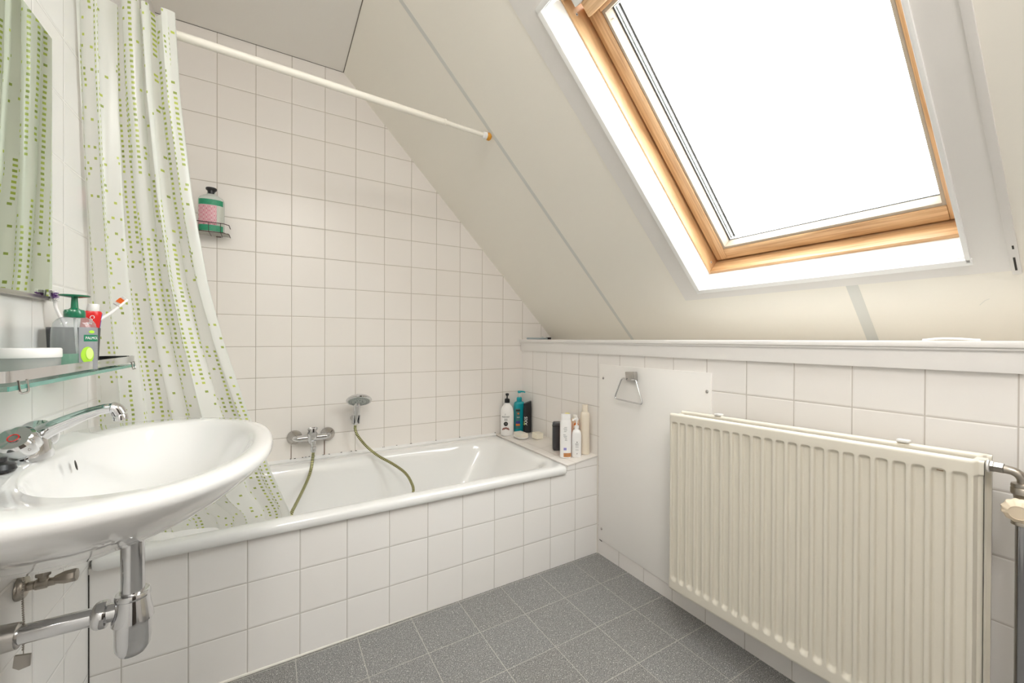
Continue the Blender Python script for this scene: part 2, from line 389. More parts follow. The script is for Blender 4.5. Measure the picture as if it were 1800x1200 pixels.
def text_bm(s, size, depth=0.0004):
    cu = bpy.data.curves.new('t', 'FONT'); cu.body = s; cu.size = size; cu.extrude = depth; cu.align_x = 'CENTER'; cu.align_y = 'CENTER'; cu.resolution_u = 3
    o = bpy.data.objects.new('t', cu); C.objects.link(o)
    dg = bpy.context.evaluated_depsgraph_get(); dg.update()
    me = bpy.data.meshes.new_from_object(o.evaluated_get(dg)); bm = NB(); bm.from_mesh(me)
    bpy.data.objects.remove(o); bpy.data.curves.remove(cu); bpy.data.meshes.remove(me)
    return bm
class Bottle:
    """a bottle of superelliptic section: a, b half widths, n exponent, ang turns it, front = direction of label"""
    def __init__(s, x, y, z, a, b, n=2.0, ang=0.0): s.c = Vector((x, y, z)); s.a, s.b, s.n, s.g = a, b, n, ang
    def pt(s, th, z, k=1.0, off=0.0):
        c, q = sup(th, s.n); x, y = (s.a+off)*c*k, (s.b+off)*q*k
        g = s.g; return s.c+Vector((x*math.cos(g)-y*math.sin(g), x*math.sin(g)+y*math.cos(g), z))
    def body(s, prof, seg=48):
        bm = NB(); loft(bm, [[s.pt(2*PI*(j+0.5)/seg, z, k) for j in range(seg)] for k, z in prof], True, True); return bm
    def patch(s, x0, x1, z0, z1, off=0.0006, nseg=14, face=-PI/2, uv=False):
        """label strip on the side turned to `face` (local), x measured along the width"""
        bm = NB(); lay = bm.loops.layers.uv.verify()
        G = [[bm.verts.new(s.front(x0+(x1-x0)*i/nseg, z0+(z1-z0)*k/2, off, face)) for i in range(nseg+1)] for k in range(3)]
        for k in range(2):
            for i in range(nseg):
                f = bm.faces.new([G[k][i], G[k][i+1], G[k+1][i+1], G[k+1][i]])
                for lp, (kk, ii) in zip(f.loops, ((k, i), (k, i+1), (k+1, i+1), (k+1, i))): lp[lay].uv = (x0+(x1-x0)*ii/nseg, z0+(z1-z0)*kk/2)
        return bm
    def front(s, x, z, off, face=-PI/2):
        # surface point whose local x offset along the face tangent is x
        if abs(face+PI/2) < 1e-6:
            u = max(-0.995, min(0.995, x/s.a)); y = -(s.b+off)*(1-abs(u)**s.n)**(1/s.n); lx, ly = x, y
        elif abs(face-PI/2) < 1e-6:
            u = max(-0.995, min(0.995, x/s.a)); y = (s.b+off)*(1-abs(u)**s.n)**(1/s.n); lx, ly = -x, y
        elif abs(face) < 1e-6:
            u = max(-0.995, min(0.995, x/s.b)); xx = (s.a+off)*(1-abs(u)**s.n)**(1/s.n); lx, ly = xx, x
        else:
            u = max(-0.995, min(0.995, x/s.b)); xx = -(s.a+off)*(1-abs(u)**s.n)**(1/s.n); lx, ly = xx, -x
        g = s.g; return s.c+Vector((lx*math.cos(g)-ly*math.sin(g), lx*math.sin(g)+ly*math.cos(g), z))
    def text(s, txt, size, x, z, face=-PI/2, off=0.0012, rot=0.0, sx=1.0):
        bm = text_bm(txt, size)
        for v in bm.verts:
            q = v.co.copy(); px, py = q.x*sx, q.y
            if rot: px, py = px*math.cos(rot)-py*math.sin(rot), px*math.sin(rot)+py*math.cos(rot)
            v.co = s.front(x+px, z+py, off+q.z, face)
        return bm
    def disc(s, x, z, r, face=-PI/2, off=0.001, sx=1.0, n=20):
        bm = NB(); bm.faces.new([bm.verts.new(s.front(x+r*sx*math.cos(2*PI*i/n), z+r*math.sin(2*PI*i/n), off, face)) for i in range(n)]); return bm

# ------------------------------------------------------------------ room shell
XL, YF, ZC, YB = -1.863, -0.7314, 2.478, -3.35
XC = (1.3412-ZC)/1.0243
XR, ZR = 0.25, 1.0851
bm = NB(); quad(bm, (XL, YB, 0), (0.3, YB, 0), (0.3, 0, 0), (XL, 0, 0)); struct('floor', bm, m_floor, smooth=False, recalc=False)
bm = NB(); bm.faces.new([bm.verts.new(Vector(p)) for p in ((XL, 0, 0), (XR+0.02, 0, 0), (XR+0.02, 0, ZR-0.02), (XC, 0, ZC), (XL, 0, ZC))]); struct('wall_back', bm, m_back, smooth=False)
bm = NB(); quad(bm, (XL, YB, 0), (XL, 0, 0), (XL, 0, ZC), (XL, YB, ZC)); struct('wall_left', bm, m_left, smooth=False)
bm = NB(); quad(bm, (0, YB, 0), (0, 0, 0), (0, 0, 1.074), (0, YB, 1.074)); struct('wall_right', bm, m_right, smooth=False)
bm = NB(); bm.faces.new([bm.verts.new(Vector(p)) for p in ((XL, YB, 0), (XR+0.02, YB, 0), (XR+0.02, YB, ZR-0.02), (XC, YB, ZC), (XL, YB, ZC))]); struct('wall_front', bm, m_white, smooth=False)
bm = NB(); quad(bm, (XL, YB, ZC), (XC, YB, ZC), (XC, 0, ZC), (XL, 0, ZC)); struct('ceiling', bm, m_ceil, smooth=False)
# sloped ceiling with the skylight opening
S0, S1, Y0, Y1 = 0.276, 1.404, -1.256, -1.993
SMAX = (SO-Vector((XC, 0, ZC))).length
bm = NB()
sv = [-0.03, S0, S1, SMAX]; yv = [0.0, Y0, Y1, YB]
G = [[bm.verts.new(SP(s, y, 0)) for y in yv] for s in sv]
for i in range(3):
    for j in range(3):
        if i == 1 and j == 1: continue
        bm.faces.new([G[i][j], G[i+1][j], G[i+1][j+1], G[i][j+1]])
struct('ceiling_slope', bm, m_paint, smooth=False)
# flat board around the skylight and taped seams
def sbox(bm, s0, s1, y0, y1, h0, h1, bev=0.0): return box(bm, (s0, y0, h0), (s1, y1, h1), bev, fn=SP)
bm = NB()
sbox(bm, 0.235, S0, -2.058, -1.175, -0.0025, 0.0); sbox(bm, S1, 1.60, -2.058, -1.175, -0.0025, 0.0)
sbox(bm, S0, S1, Y0, -1.175, -0.0025, 0.0); sbox(bm, S0, S1, -2.058, Y1, -0.0025, 0.0)
struct('trim_1', bm, m_casing, smooth=False)
bm = NB()
sbox(bm, 0.001, 1.90, -0.740, -0.719, -0.0006, 0.0005); struct('trim_2', bm, m_tape, smooth=False)
bm = NB(); sbox(bm, 0.001, 0.234, -1.762, -1.732, -0.0006, 0.0005); struct('trim_3', bm, m_tape, smooth=False)
bm = NB(); sbox(bm, 0.225, 1.9, -2.072, -2.057, -0.006, 0.0005, 0.0015); struct('trim_4', bm, m_casing)
# chipped dark split in that batten
bm = NB(); sbox(bm, 0.238, 0.276, -2.066, -2.0625, -0.0066, -0.0060); sbox(bm, 0.300, 0.310, -2.067, -2.064, -0.0066, -0.0060)
struct('trim_5', bm, m_darkgap, smooth=False)
# fine dark crack on the slope beside the ledge
bm = NB()
cr = [(0.130, -1.993), (0.137, -1.998), (0.145, -2.004), (0.150, -2.012)]
for (a, b), (c, d) in zip(cr, cr[1:]): tube(bm, [SP(a, b, 0), SP(c, d, 0)], 0.0006, 6)
struct('trim_6', bm, m_tape)
# caulk joint slope / ceiling
bm = NB(); box(bm, (XC-0.0022, YB, ZC-0.0015), (XC+0.0015, 0, ZC+0.002)); struct('trim_7', bm, mat('gap_brown', (0.16, 0.14, 0.12), 0.8), smooth=False)
bm = NB(); box(bm, (XL, -0.0015, ZC-0.0015), (XC, 0.001, ZC+0.002)); struct('trim_8', bm, m_darkgap, smooth=False)
# ledge over the knee wall: top board with a rounded lip, and fascia below
bm = NB(); box(bm, (-0.024, YB, 1.0685), (XR+0.005, 0, 1.0845), 0.0035); struct('trim_9', bm, m_trim)
bm = NB(); box(bm, (-0.012, YB, 1.012), (0.0, -0.004, 1.0685), 0.001); struct('trim_10', bm, m_trim)
bm = NB(); box(bm, (-0.019, YB, 1.0625), (-0.012, -0.004, 1.0685), 0.0015); struct('trim_11', bm, m_trim)
# sealant joints
bm = NB(); tube(bm, [(-0.004, YF+0.01, 0.003), (XL+0.01, YF-0.002, 0.003)], 0.005, 8); struct('baseboard_bath', bm, m_caulk)
bm = NB()
tube(bm, [(XL+0.001, YF-0.0005, 0.0), (XL+0.001, YF-0.0005, 0.43)], 0.0014, 8); struct('trim_12', bm, m_darkgap)
bm = NB(); tube(bm, [(-0.002, YF-0.002, 0.0), (-0.002, YF-0.002, 0.49)], 0.003, 8); struct('trim_13', bm, m_caulk)
# tiled bath enclosure and sloping end ledge
bm = NB()
box(bm, (XL, YF, 0), (-0.196, YF+0.03, 0.446))
prism(bm, [(-0.196, YF, 0), (0, YF, 0), (0, YF, 0.490), (-0.196, YF, 0.469)], (0, -YF, 0))
struct('wall_bath', bm, m_bath, smooth=False)
bm = NB(); prism(bm, [(-0.197, YF-0.004, 0.4705), (-0.0005, YF-0.004, 0.4925), (-0.0005, YF-0.004, 0.4975), (-0.197, YF-0.004, 0.4755)], (0, -YF+0.0035, 0), 0.0012)
struct('trim_14', bm, m_ledge)
# unseen door behind the camera, made wide and dark for dark chrome reflections
bm = NB(); box(bm, (-1.35, YB, 0.0), (-0.42, YB+0.04, 2.02), 0.003); dr = struct('unseen_dark_door', bm, mat('door_reflection_dark', (0.07, 0.055, 0.045), 0.4))
bm = NB(); tube(bm, [(-1.13, YB+0.04, 1.02), (-1.13, YB+0.085, 1.02), (-1.02, YB+0.085, 1.02)], 0.009, 10); obj('door_handle', bm, m_chrome, dr)

# ------------------------------------------------------------------ skylight
win = bpy.data.objects.new('window_1', None); C.objects.link(win); win.location = SP(S0, -1.627, 0); WL[win.name] = win.location.copy()
tag(win, 'tilted pine framed roof window with double glazing in the sloping ceiling', kind='structure')
def ring(name, s0, s1, y0, y1, ws0, ws1, wy0, wy1, h0, h1, m, parent, bev=0.0, wood=False):
    """rectangular ring: outer s0..s1,y0..y1 with member widths; sides, bottom and top rails as meshes"""
    obs = []
    for nm, a in (('bottom_rail', (s0, s0+ws0, y1+wy1, y0-wy0)), ('top_rail', (s1-ws1, s1, y1+wy1, y0-wy0)), ('side', (s0, s1, y0-wy0, y0)), ('side', (s0, s1, y1, y1+wy1))):
        bm = NB(); sbox(bm, *a, h0, h1, bev); o = obj(name, bm, m, parent); obs.append(o)
        if wood: uv_box(o, ST if nm == 'side' else (0, 1, 0))
    return obs
# white lining: four boards perpendicular to the slope, with a proud lip
bm = NB()
for a in ((S0-0.007, S0+0.010, Y1-0.007, Y0+0.007), (S1-0.010, S1+0.007, Y1-0.007, Y0+0.007), (S0, S1, Y0-0.010, Y0+0.007), (S0, S1, Y1-0.005, Y1+0.004)):
    sbox(bm, a[0], a[1], a[2], a[3], -0.010, 0.0, 0.001)
obj('lining_lip', bm, m_lining, win)
bm = NB()
sbox(bm, S0-0.004, S0+0.012, Y1, Y0, 0.0, 0.25); sbox(bm, S1-0.012, S1+0.004, Y1, Y0, 0.0, 0.25)
sbox(bm, S0, S1, Y0-0.008, Y0+0.004, 0.0, 0.25); sbox(bm, S0, S1, Y1-0.004, Y1+0.003, 0.0, 0.25)
obj('lining', bm, m_lining, win, smooth=False)
# pine frame (fixed) then sash
fs0, fs1, fy0, fy1 = S0+0.012, S1-0.012, Y0-0.008, Y1+0.003
ring('frame_rail', fs0, fs1, fy0, fy1, 0.012, 0.012, 0.006, 0.006, 0.091, 0.255, m_wood, win, 0.0015, True)
ring('frame_rebate', fs0+0.012, fs1-0.012, fy0-0.006, fy1+0.006, 0.018, 0.018, 0.012, 0.012, 0.212, 0.255, m_wood, win, 0.0, True)
ss0, ss1, sy0, sy1 = 0.308, 1.338, -1.279, -1.985
sash = bpy.data.objects.new('sash', None); C.objects.link(sash); sash.parent = win; WL[sash.name] = wl(win)
ring('sash_rail', ss0, ss1, sy0, sy1, 0.044, 0.05, 0.043, 0.043, 0.150, 0.205, m_wood, sash, 0.003, True)
m_bead_w = mat('pale_glazing_bead', (0.40, 0.34, 0.27), 0.6)
ring('glazing_bead', ss0+0.044, ss1-0.05, sy0-0.043, sy1+0.043, 0.010, 0.010, 0.009, 0.009, 0.156, 0.205, m_bead_w, sash, 0.001)
gs0, gs1, gy0, gy1 = ss0+0.054, ss1-0.06, sy0-0.052, sy1+0.052
ring('glass_seal', gs0, gs1, gy0, gy1, 0.002, 0.002, 0.0045, 0.0045, 0.199, 0.2025, m_rubber, sash)
ring('glass_spacer', gs0+0.003, gs1-0.003, gy0-0.003, gy1+0.003, 0.001, 0.001, 0.007, 0.007, 0.207, 0.221, m_spacer, sash)
ring('glass_spacer', gs0+0.003, gs1-0.003, gy0-0.003, gy1+0.003, 0.001, 0.001, 0.012, 0.012, 0.2215, 0.2235, m_rubber, sash)
bm = NB(); sbox(bm, gs0-0.01, gs1+0.01, gy1-0.01, gy0+0.01, 0.2035, 0.2065); obj('pane', bm, m_glass, sash, smooth=False)
# ventilation flap bar over the top rail
bm = NB(); sbox(bm, 1.298, 1.345, -1.975, -1.300, 0.118, 0.148, 0.004); o = obj('vent_flap', bm, m_wood, sash); uv_box(o, (0, 1, 0))
bm = NB(); sbox(bm, 1.345, 1.375, -1.975, -1.285, 0.105, 0.145, 0.004); obj('vent_cover', bm, m_grey, sash)
# screw plugs in the frame side and a little catch on the bead
for s, h in ((1.330, 0.118), (0.322, 0.125)):
    c = SP(s, fy0-0.006, h)
    bm = NB(); lathe(bm, [(0.0045, 0), (0.0048, 0.0006), (0.0028, 0.0008), (0.0026, -0.0005), (0, -0.0005)], c, (0, -1, 0), 18, cap=False); pl = obj('screw_plug', bm, m_grey, win)
    bm = NB(); lathe(bm, [(0.0026, 0), (0, 0.0001)], c+Vector((0, -0.0003, 0)), (0, -1, 0), 14); obj('screw', bm, m_darkgap, pl)
bm = NB(); c = SP(1.25, -1.3295, 0.175)
tube(bm, spline([c, c+Vector((-0.004, -0.006, 0.0)), c+Vector((-0.002, -0.010, -0.006)), c+Vector((0.006, -0.008, -0.008))], 5), 0.0012, 8); obj('catch', bm, m_chrome_d, sash)

# ------------------------------------------------------------------ curtain rod
ra, rb = Vector((XL+0.002, -0.750, 1.979)), Vector((-0.614, -0.7075, 1.966))
rd = (rb-ra).normalized()
rod = thing('curtain_rod', 'cream white telescopic shower rod spanning from tiled wall to sloping ceiling', 'curtain rod', ra)
bm = NB(); tube(bm, [ra, ra+rd*1.04], 0.0125, 20); obj('outer_tube', bm, m_rod, rod)
bm = NB(); tube(bm, [ra+rd*1.035, rb-rd*0.02], 0.0095, 20); obj('inner_tube', bm, m_rod, rod)
bm = NB(); lathe(bm, [(0.0125, 0), (0.0138, 0.001), (0.0138, 0.009), (0.0095, 0.012)], ra+rd*1.033, rd, 24); obj('collar', bm, m_rod, rod)
bm = NB(); lathe(bm, [(0.010, -0.034), (0.0135, -0.031), (0.0145, -0.016), (0.010, -0.014)], rb, rd, 24); obj('end_cap', bm, m_wplas, rod)
bm = NB()
lathe(bm, [(0.0, -0.015), (0.012, -0.015), (0.0160, -0.010), (0.0165, -0.003), (0.013, 0.002), (0.0, 0.003)], rb+Vector((0.001, 0, 0)), rd, 24); obj('rubber_foot', bm, m_amber, rod)

# ------------------------------------------------------------------ shower curtain
def curtain():
    NU, NV = 420, 90; bm = NB(); lay = bm.loops.layers.uv.verify(); G = []
    xr = [(1.999, -1.672), (1.76, -1.660), (1.49, -1.634), (1.25, -1.600), (1.07, -1.560), (0.85, -1.500), (0.65, -1.437), (0.45, -1.372)]
    def right(z):
        for (a, b), (c, d) in zip(xr, xr[1:]):
            if z >= c: return b+(d-b)*(a-z)/(a-c)
        return xr[-1][1]
    for k in range(NV+1):
        v = k/NV; row = []
        for i in range(NU+1):
            t = i/NU; zt, zb = 1.998, 0.458-0.030*min(1, max(0, (t-0.25)/0.3))
            z = zt+(zb-zt)*v
            x0, x1 = XL+0.006+0.085*max(0, min(1, (0.56-z)/0.07)), right(z)
            # cloth parameter compresses and opens downwards
            w = t + 0.020*math.sin(2*PI*2.3*t+1.0)*v
            ph = 2*PI*(3.1*t+0.9*t*t)+0.5
            A = (0.026+0.010*math.sin(9*t+1))*(1-0.72*v)
            y = -0.790 + 0.135*v**1.5 + A*math.sin(ph+0.8*math.sin(3.1*t*PI+2*v)) + 0.012*v*(1-v*0.6)*math.sin(2*PI*2.1*t+2.5*v) + 0.0045*math.sin(2*PI*9*t+3*v)*(1-v)
            if v > 0.88: y += 0.060*((v-0.88)/0.12)**1.2
            y -= 0.065*(1-v)**1.2*math.exp(-(t/0.13)**2)
            x = x0+(x1-x0)*w + 0.012*(1-v*0.5)*math.sin(2*ph+1.2)*(1 if 0.02 < t < 0.98 else 0)
            x = max(x, XL+0.004)
            sc = 0.010*math.sin(ph*0.5+1)*(1-v)
            row.append((bm.verts.new((x, y, z+sc*(1 if v < 0.5 else 0))), t*0.86, z))
        G.append(row)
    for k in range(NV):
        for i in range(NU):
            q = [G[k][i], G[k][i+1], G[k+1][i+1], G[k+1][i]]
            f = bm.faces.new([a[0] for a in q])
            for lp, a in zip(f.loops, q): lp[lay].uv = (a[1], a[2])
    o = obj('shower_curtain', bm, m_curtain, loc=(-1.76, -0.74, 1.98), ang=3.0, recalc=False)
    return tag(o, 'white translucent shower curtain with small lime green squares hanging into the bathtub', 'shower curtain')
curtain()

# ------------------------------------------------------------------ bathtub
def rrect(x0, x1, y0, y1, r, z, n=10, zf=None):
    out = []
    for cx, cy, a0 in ((x1-r, y1-r, 0), (x0+r, y1-r, PI/2), (x0+r, y0+r, PI), (x1-r, y0+r, 1.5*PI)):
        for i in range(n+1):
            a = a0+PI/2*i/n; x, y = cx+r*math.cos(a), cy+r*math.sin(a); out.append((x, y, z))
    return out
tub = thing('bathtub', 'long white enamelled bathtub built into tiled surround', 'bathtub', (-1.03, -0.37, 0.10))
X0, X1, YA, YE = XL+0.004, -0.199, -0.748, -0.003
rings = [rrect(X0+0.004, X1-0.004, YA+0.004, YE-0.002, 0.022, 0.440), rrect(X0, X1, YA, YE, 0.026, 0.444), rrect(X0, X1, YA, YE, 0.026, 0.462),
         rrect(X0+0.003, X1-0.003, YA+0.004, YE-0.002, 0.026, 0.471), rrect(X0+0.012, X1-0.012, YA+0.013, YE-0.006, 0.028, 0.4755),
         rrect(X0+0.045, X1-0.040, YA+0.048, YE-0.060, 0.10, 0.4755), rrect(X0+0.055, X1-0.052, YA+0.057, YE-0.074, 0.12, 0.471),
         rrect(X0+0.065, X1-0.066, YA+0.064, YE-0.086, 0.13, 0.455), rrect(X0+0.080, X1-0.100, YA+0.075, YE-0.098, 0.135, 0.400),
         rrect(X0+0.105, X1-0.180, YA+0.095, YE-0.120, 0.14, 0.280), rrect(X0+0.130, X1-0.270, YA+0.120, YE-0.145, 0.14, 0.170),
         rrect(X0+0.165, X1-0.330, YA+0.155, YE-0.180, 0.13, 0.125), rrect(X0+0.220, X1-0.400, YA+0.210, YE-0.230, 0.10, 0.112)]
bm = NB(); loft(bm, rings, False, True); obj('basin', bm, m_enam, tub, ang=1.2)
bm = NB(); lathe(bm, [(0.026, 0), (0.026, 0.002), (0.020, 0.003), (0, 0.001)], (-1.50, -0.40, 0.1125), (0, 0, 1), 28); obj('drain', bm, m_chrome, tub)
# grimy silicone joint along the back wall above the tub
bm = NB(); prism(bm, [(XL+0.005, 0, 0.488), (XL+0.005, 0, 0.466), (XL+0.005, -0.012, 0.470), (XL+0.005, -0.013, 0.4765), (XL+0.005, -0.005, 0.4815)], (-0.2-XL-0.005, 0, 0), 0.001); struct('trim_15', bm, m_enam)
bm = NB(); random.seed(11)
xs = [-1.352, -1.335, -1.30, -1.285, -1.27, -1.245, -1.205, -1.178, -1.12, -1.07, -1.048, -1.045, -0.905, -0.898, -0.83, -0.752, -0.746, -0.6, -0.45, -0.205]
for x in xs:
    l = random.uniform(0.003, 0.008); tube(bm, [(x, -0.0016, 0.4878), (x+l, -0.0016, 0.4878+random.uniform(-0.001, 0.001))], 0.0018, 6)
struct('trim_16', bm, m_darkgap)
bm = NB(); tube(bm, [(-1.1975, -0.0012, 0.560), (-1.1975, -0.0012, 0.487)], 0.0016, 6); tube(bm, [(-1.3475, -0.0012, 0.552), (-1.3475, -0.0012, 0.487)], 0.0010, 6)
struct('trim_17', bm, mat('rust_stain', (0.16, 0.07, 0.03), 0.8))

# ------------------------------------------------------------------ bath mixer
mx = thing('bath_mixer', 'chrome bath mixer tap with lever on the tiled wall above the bathtub', 'tap', (-1.258, 0, 0.592))
for x in (-1.333, -1.183):
    bm = NB(); lathe(bm, [(0.034, 0.0005), (0.0345, 0.004), (0.031, 0.012), (0.016, 0.022), (0.013, 0.026)], (x, 0, 0.594), (0, -1, 0), 32)
    obj('rosette', bm, m_chrome_d, mx)
    bm = NB(); tube(bm, spline([(x, -0.02, 0.594), (x, -0.040, 0.594), (x+(0.010 if x < -1.26 else -0.010), -0.052, 0.594), (x+(0.03 if x < -1.26 else -0.03), -0.054, 0.594)], 5), 0.0125, 16); obj('union', bm, m_chrome, mx)
bm = NB(); tube(bm, [(-1.322, -0.054, 0.594), (-1.194, -0.054, 0.594)], 0.0155, 20); obj('body', bm, m_chrome, mx)
bm = NB()
lathe(bm, [(0.017, -0.030), (0.021, -0.022), (0.024, 0.0), (0.0235, 0.016), (0.021, 0.022)], (-1.258, -0.056, 0.598), (0, -0.25, 1), 28, sx=1.0, sy=1.0); obj('valve_body', bm, m_chrome, mx)
bm = NB(); box(bm, (-1.279, -0.098, 0.620), (-1.237, -0.036, 0.636), 0.006)
for v in bm.verts: v.co = Vector((v.co.x, v.co.y, v.co.z + (-(v.co.y+0.036))*0.30))
box(bm, (-1.272, -0.112, 0.612), (-1.244, -0.078, 0.650), 0.007); lv = obj('lever', bm, m_chrome, mx)
bm = NB(); lathe(bm, [(0.0032, 0), (0, 0.0003)], (-1.258, -0.1122, 0.634), (0, -1, 0), 14); obj('indicator', bm, m_black, lv)
bm = NB(); lathe(bm, [(0.014, 0), (0.014, -0.016), (0.0105, -0.018), (0.0105, -0.030), (0.0125, -0.031), (0.0115, -0.052), (0.008, -0.058)], (-1.254, -0.066, 0.582), (0, 0, 1), 24); obj('outlet', bm, m_chrome, mx)

# hand shower with holder and hose
hs = thing('hand_shower', 'chrome round hand shower resting in a wall holder beside the bath mixer', 'hand shower', (-1.055, 0, 0.66))
bm = NB(); lathe(bm, [(0.017, 0.0005), (0.018, 0.006), (0.014, 0.030), (0.012, 0.040)], (-1.054, 0, 0.665), (0, -1, 0), 28)
hold = obj('wall_holder', bm, m_chrome_d, hs)
bm = NB()
cc = Vector((-1.055, -0.068, 0.665))
n = 26; R0, R1 = 0.0150, 0.021
def arc(r, z): return [cc+Vector((r*math.cos(a), r*math.sin(a)+z*0.25*-1, z)) for a in [PI*(-0.30)+PI*1.60*i/n for i in range(n+1)]]
loft(bm, [arc(R0, -0.018), arc(R1, -0.020), arc(R1+0.001, 0.024), arc(R0, 0.022), arc(R0, -0.018)], closed_rings=False); obj('cradle', bm, m_chrome, hold)
ha, hb = Vector((-1.057, -0.062, 0.640)), Vector((-1.053, -0.092, 0.755))
bm = NB(); tube(bm, [ha+(hb-ha)*t for t in (0, 0.06, 0.15, 0.4, 0.7, 0.9, 1.0, 1.12)], [0.0095, 0.0115, 0.0125, 0.0165, 0.0180, 0.0165, 0.0145, 0.012], 20); obj('handle', bm, m_chrome, hs)
hc = Vector((-1.048, -0.112, 0.775)); hn = Vector((-0.09, -0.51, -0.86)).normalized()
bm = NB(); lathe(bm, [(0.0, -0.024), (0.025, -0.021), (0.048, -0.010), (0.0605, 0.0), (0.0625, 0.006), (0.060, 0.010), (0.054, 0.011)], hc, hn, 48); hd = obj('shower_head', bm, m_chrome, hs)
bm = NB(); lathe(bm, [(0.054, 0.0105), (0.052, 0.0125), (0.0, 0.0135)], hc, hn, 48, cap=False); obj('spray_face', bm, mat('spray_grey', (0.42, 0.46, 0.44), 0.3), hd)
bm = NB(); u_ = hn.orthogonal().normalized(); v_ = hn.cross(u_)
for rr_, nn, zz_ in ((0.046, 34, 0.0133), (0.038, 26, 0.0138), (0.018, 8, 0.0142)):
    for i in range(nn):
        a = 2*PI*i/nn; lathe(bm, [(0.0016 if rr_ > 0.02 else 0.0030, 0), (0.001, 0.0016)], hc+hn*(zz_-0.0008)+(u_*math.cos(a)+v_*math.sin(a))*rr_, hn, 7)
obj('nozzle', bm, m_rubber, hd)
hose_pts = [(-1.057, -0.0615, 0.640), (-1.058, -0.065, 0.615), (-1.046, -0.078, 0.580), (-1.003, -0.088, 0.522), (-0.955, -0.125, 0.478), (-0.893, -0.185, 0.441), (-0.852, -0.25, 0.410), (-0.838, -0.31, 0.379), (-0.848, -0.38, 0.350),
            (-0.90, -0.45, 0.27), (-0.99, -0.47, 0.17), (-1.10, -0.46, 0.125), (-1.24, -0.50, 0.122), (-1.36, -0.49, 0.17), (-1.385, -0.46, 0.27), (-1.362, -0.40, 0.360), (-1.345, -0.34, 0.374), (-1.322, -0.26, 0.385), (-1.293, -0.165, 0.405), (-1.270, -0.105, 0.438), (-1.259, -0.078, 0.480), (-1.254, -0.067, 0.526)]
bm = NB(); tube(bm, spline(hose_pts, 9), 0.0068, 12, uv=True)
hose = tag(obj('shower_hose', bm, m_hose, loc=(-1.25, -0.07, 0.53)), 'olive striped ribbed shower hose looping from tap through the tub to the hand shower', 'hose')

# ------------------------------------------------------------------ wire rack and bottle on the back wall
rk = thing('wire_rack', 'small dark wire shelf fixed to the tiled wall beside the shower curtain', 'rack', (-1.70, 0, 1.545))
def rail(z, r=0.0018, off=0.0):
    pts = [(-1.80, -0.006, z), (-1.80, -0.075, z), (-1.785, -0.096, z), (-1.615, -0.096, z), (-1.596, -0.075, z), (-1.596, -0.006, z)]
    bm = NB(); tube(bm, pts, r, 8); return bm
obj('upper_rail', rail(1.588), m_rack, rk); obj('lower_rail', rail(1.5475), m_rack, rk)
bm = NB()
for i in range(8): y = -0.012-0.011*i; tube(bm, [(-1.80, y, 1.5475), (-1.597, y, 1.5475)], 0.0011, 6)
obj('wire_shelf', bm, m_chrome_d, rk)
for x in (-1.76, -1.715, -1.667, -1.625):
    bm = NB(); tube(bm, [(x, -0.006, 1.546), (x, -0.0965, 1.546), (x, -0.0975, 1.588)], 0.0012, 6); obj('cross_wire', bm, m_rack, rk)
bm = NB(); box(bm, (-1.76, -0.006, 1.545), (-1.74, 0.0, 1.60), 0.001); obj('bracket', bm, m_rack, rk)
bm = NB(); box(bm, (-1.65, -0.006, 1.545), (-1.63, 0.0, 1.60), 0.001); obj('bracket', bm, m_rack, rk)
B = Bottle(-1.662, -0.052, 1.5495, 0.0475, 0.033, 2.3, 0.0)
bt = thing('shampoo_bottle', 'bottle with pink ornamental label, green bands and black cap in the wire rack', 'bottle', B.c)
obj('body', B.body([(0.90, 0.0), (0.985, 0.003), (1.0, 0.010), (1.0, 0.140), (0.97, 0.148), (0.86, 0.156), (0.60, 0.164), (0.42, 0.168), (0.33, 0.172), (0.33, 0.180)]), mat('grey_white_bottle', (0.62, 0.66, 0.62), 0.25), bt)
for z0, z1 in ((0.004, 0.030), (0.118, 0.142)):
    obj('green_band', B.patch(-0.0471, 0.0471, z0, z1, 0.0008, 24), m_greenl, bt)
obj('label', B.patch(-0.0465, 0.022, 0.031, 0.117, 0.0008, 20), m_ornament, bt)
obj('side_label', B.patch(0.0235, 0.0465, 0.031, 0.117, 0.0008, 8), mat('grey_label', (0.60, 0.62, 0.56), 0.4, var=0.1, vscale=200), bt)
bm = NB(); lathe(bm, [(0.014, 0.172), (0.0145, 0.186), (0.019, 0.190), (0.021, 0.194), (0.020, 0.199), (0, 0.200)], B.c, (0, 0, 1), 28); obj('cap', bm, m_black, bt)
B = Bottle(-1.733, -0.055, 1.5495, 0.012, 0.012)
bm = B.body([(0.9, 0), (1, 0.003), (1, 0.040), (0.85, 0.046), (0.3, 0.048)], 20)
tag(obj('small_pink_bottle', bm, m_pinkp, loc=B.c), 'little crimson bottle in the wire rack, half behind the curtain edge', 'bottle')

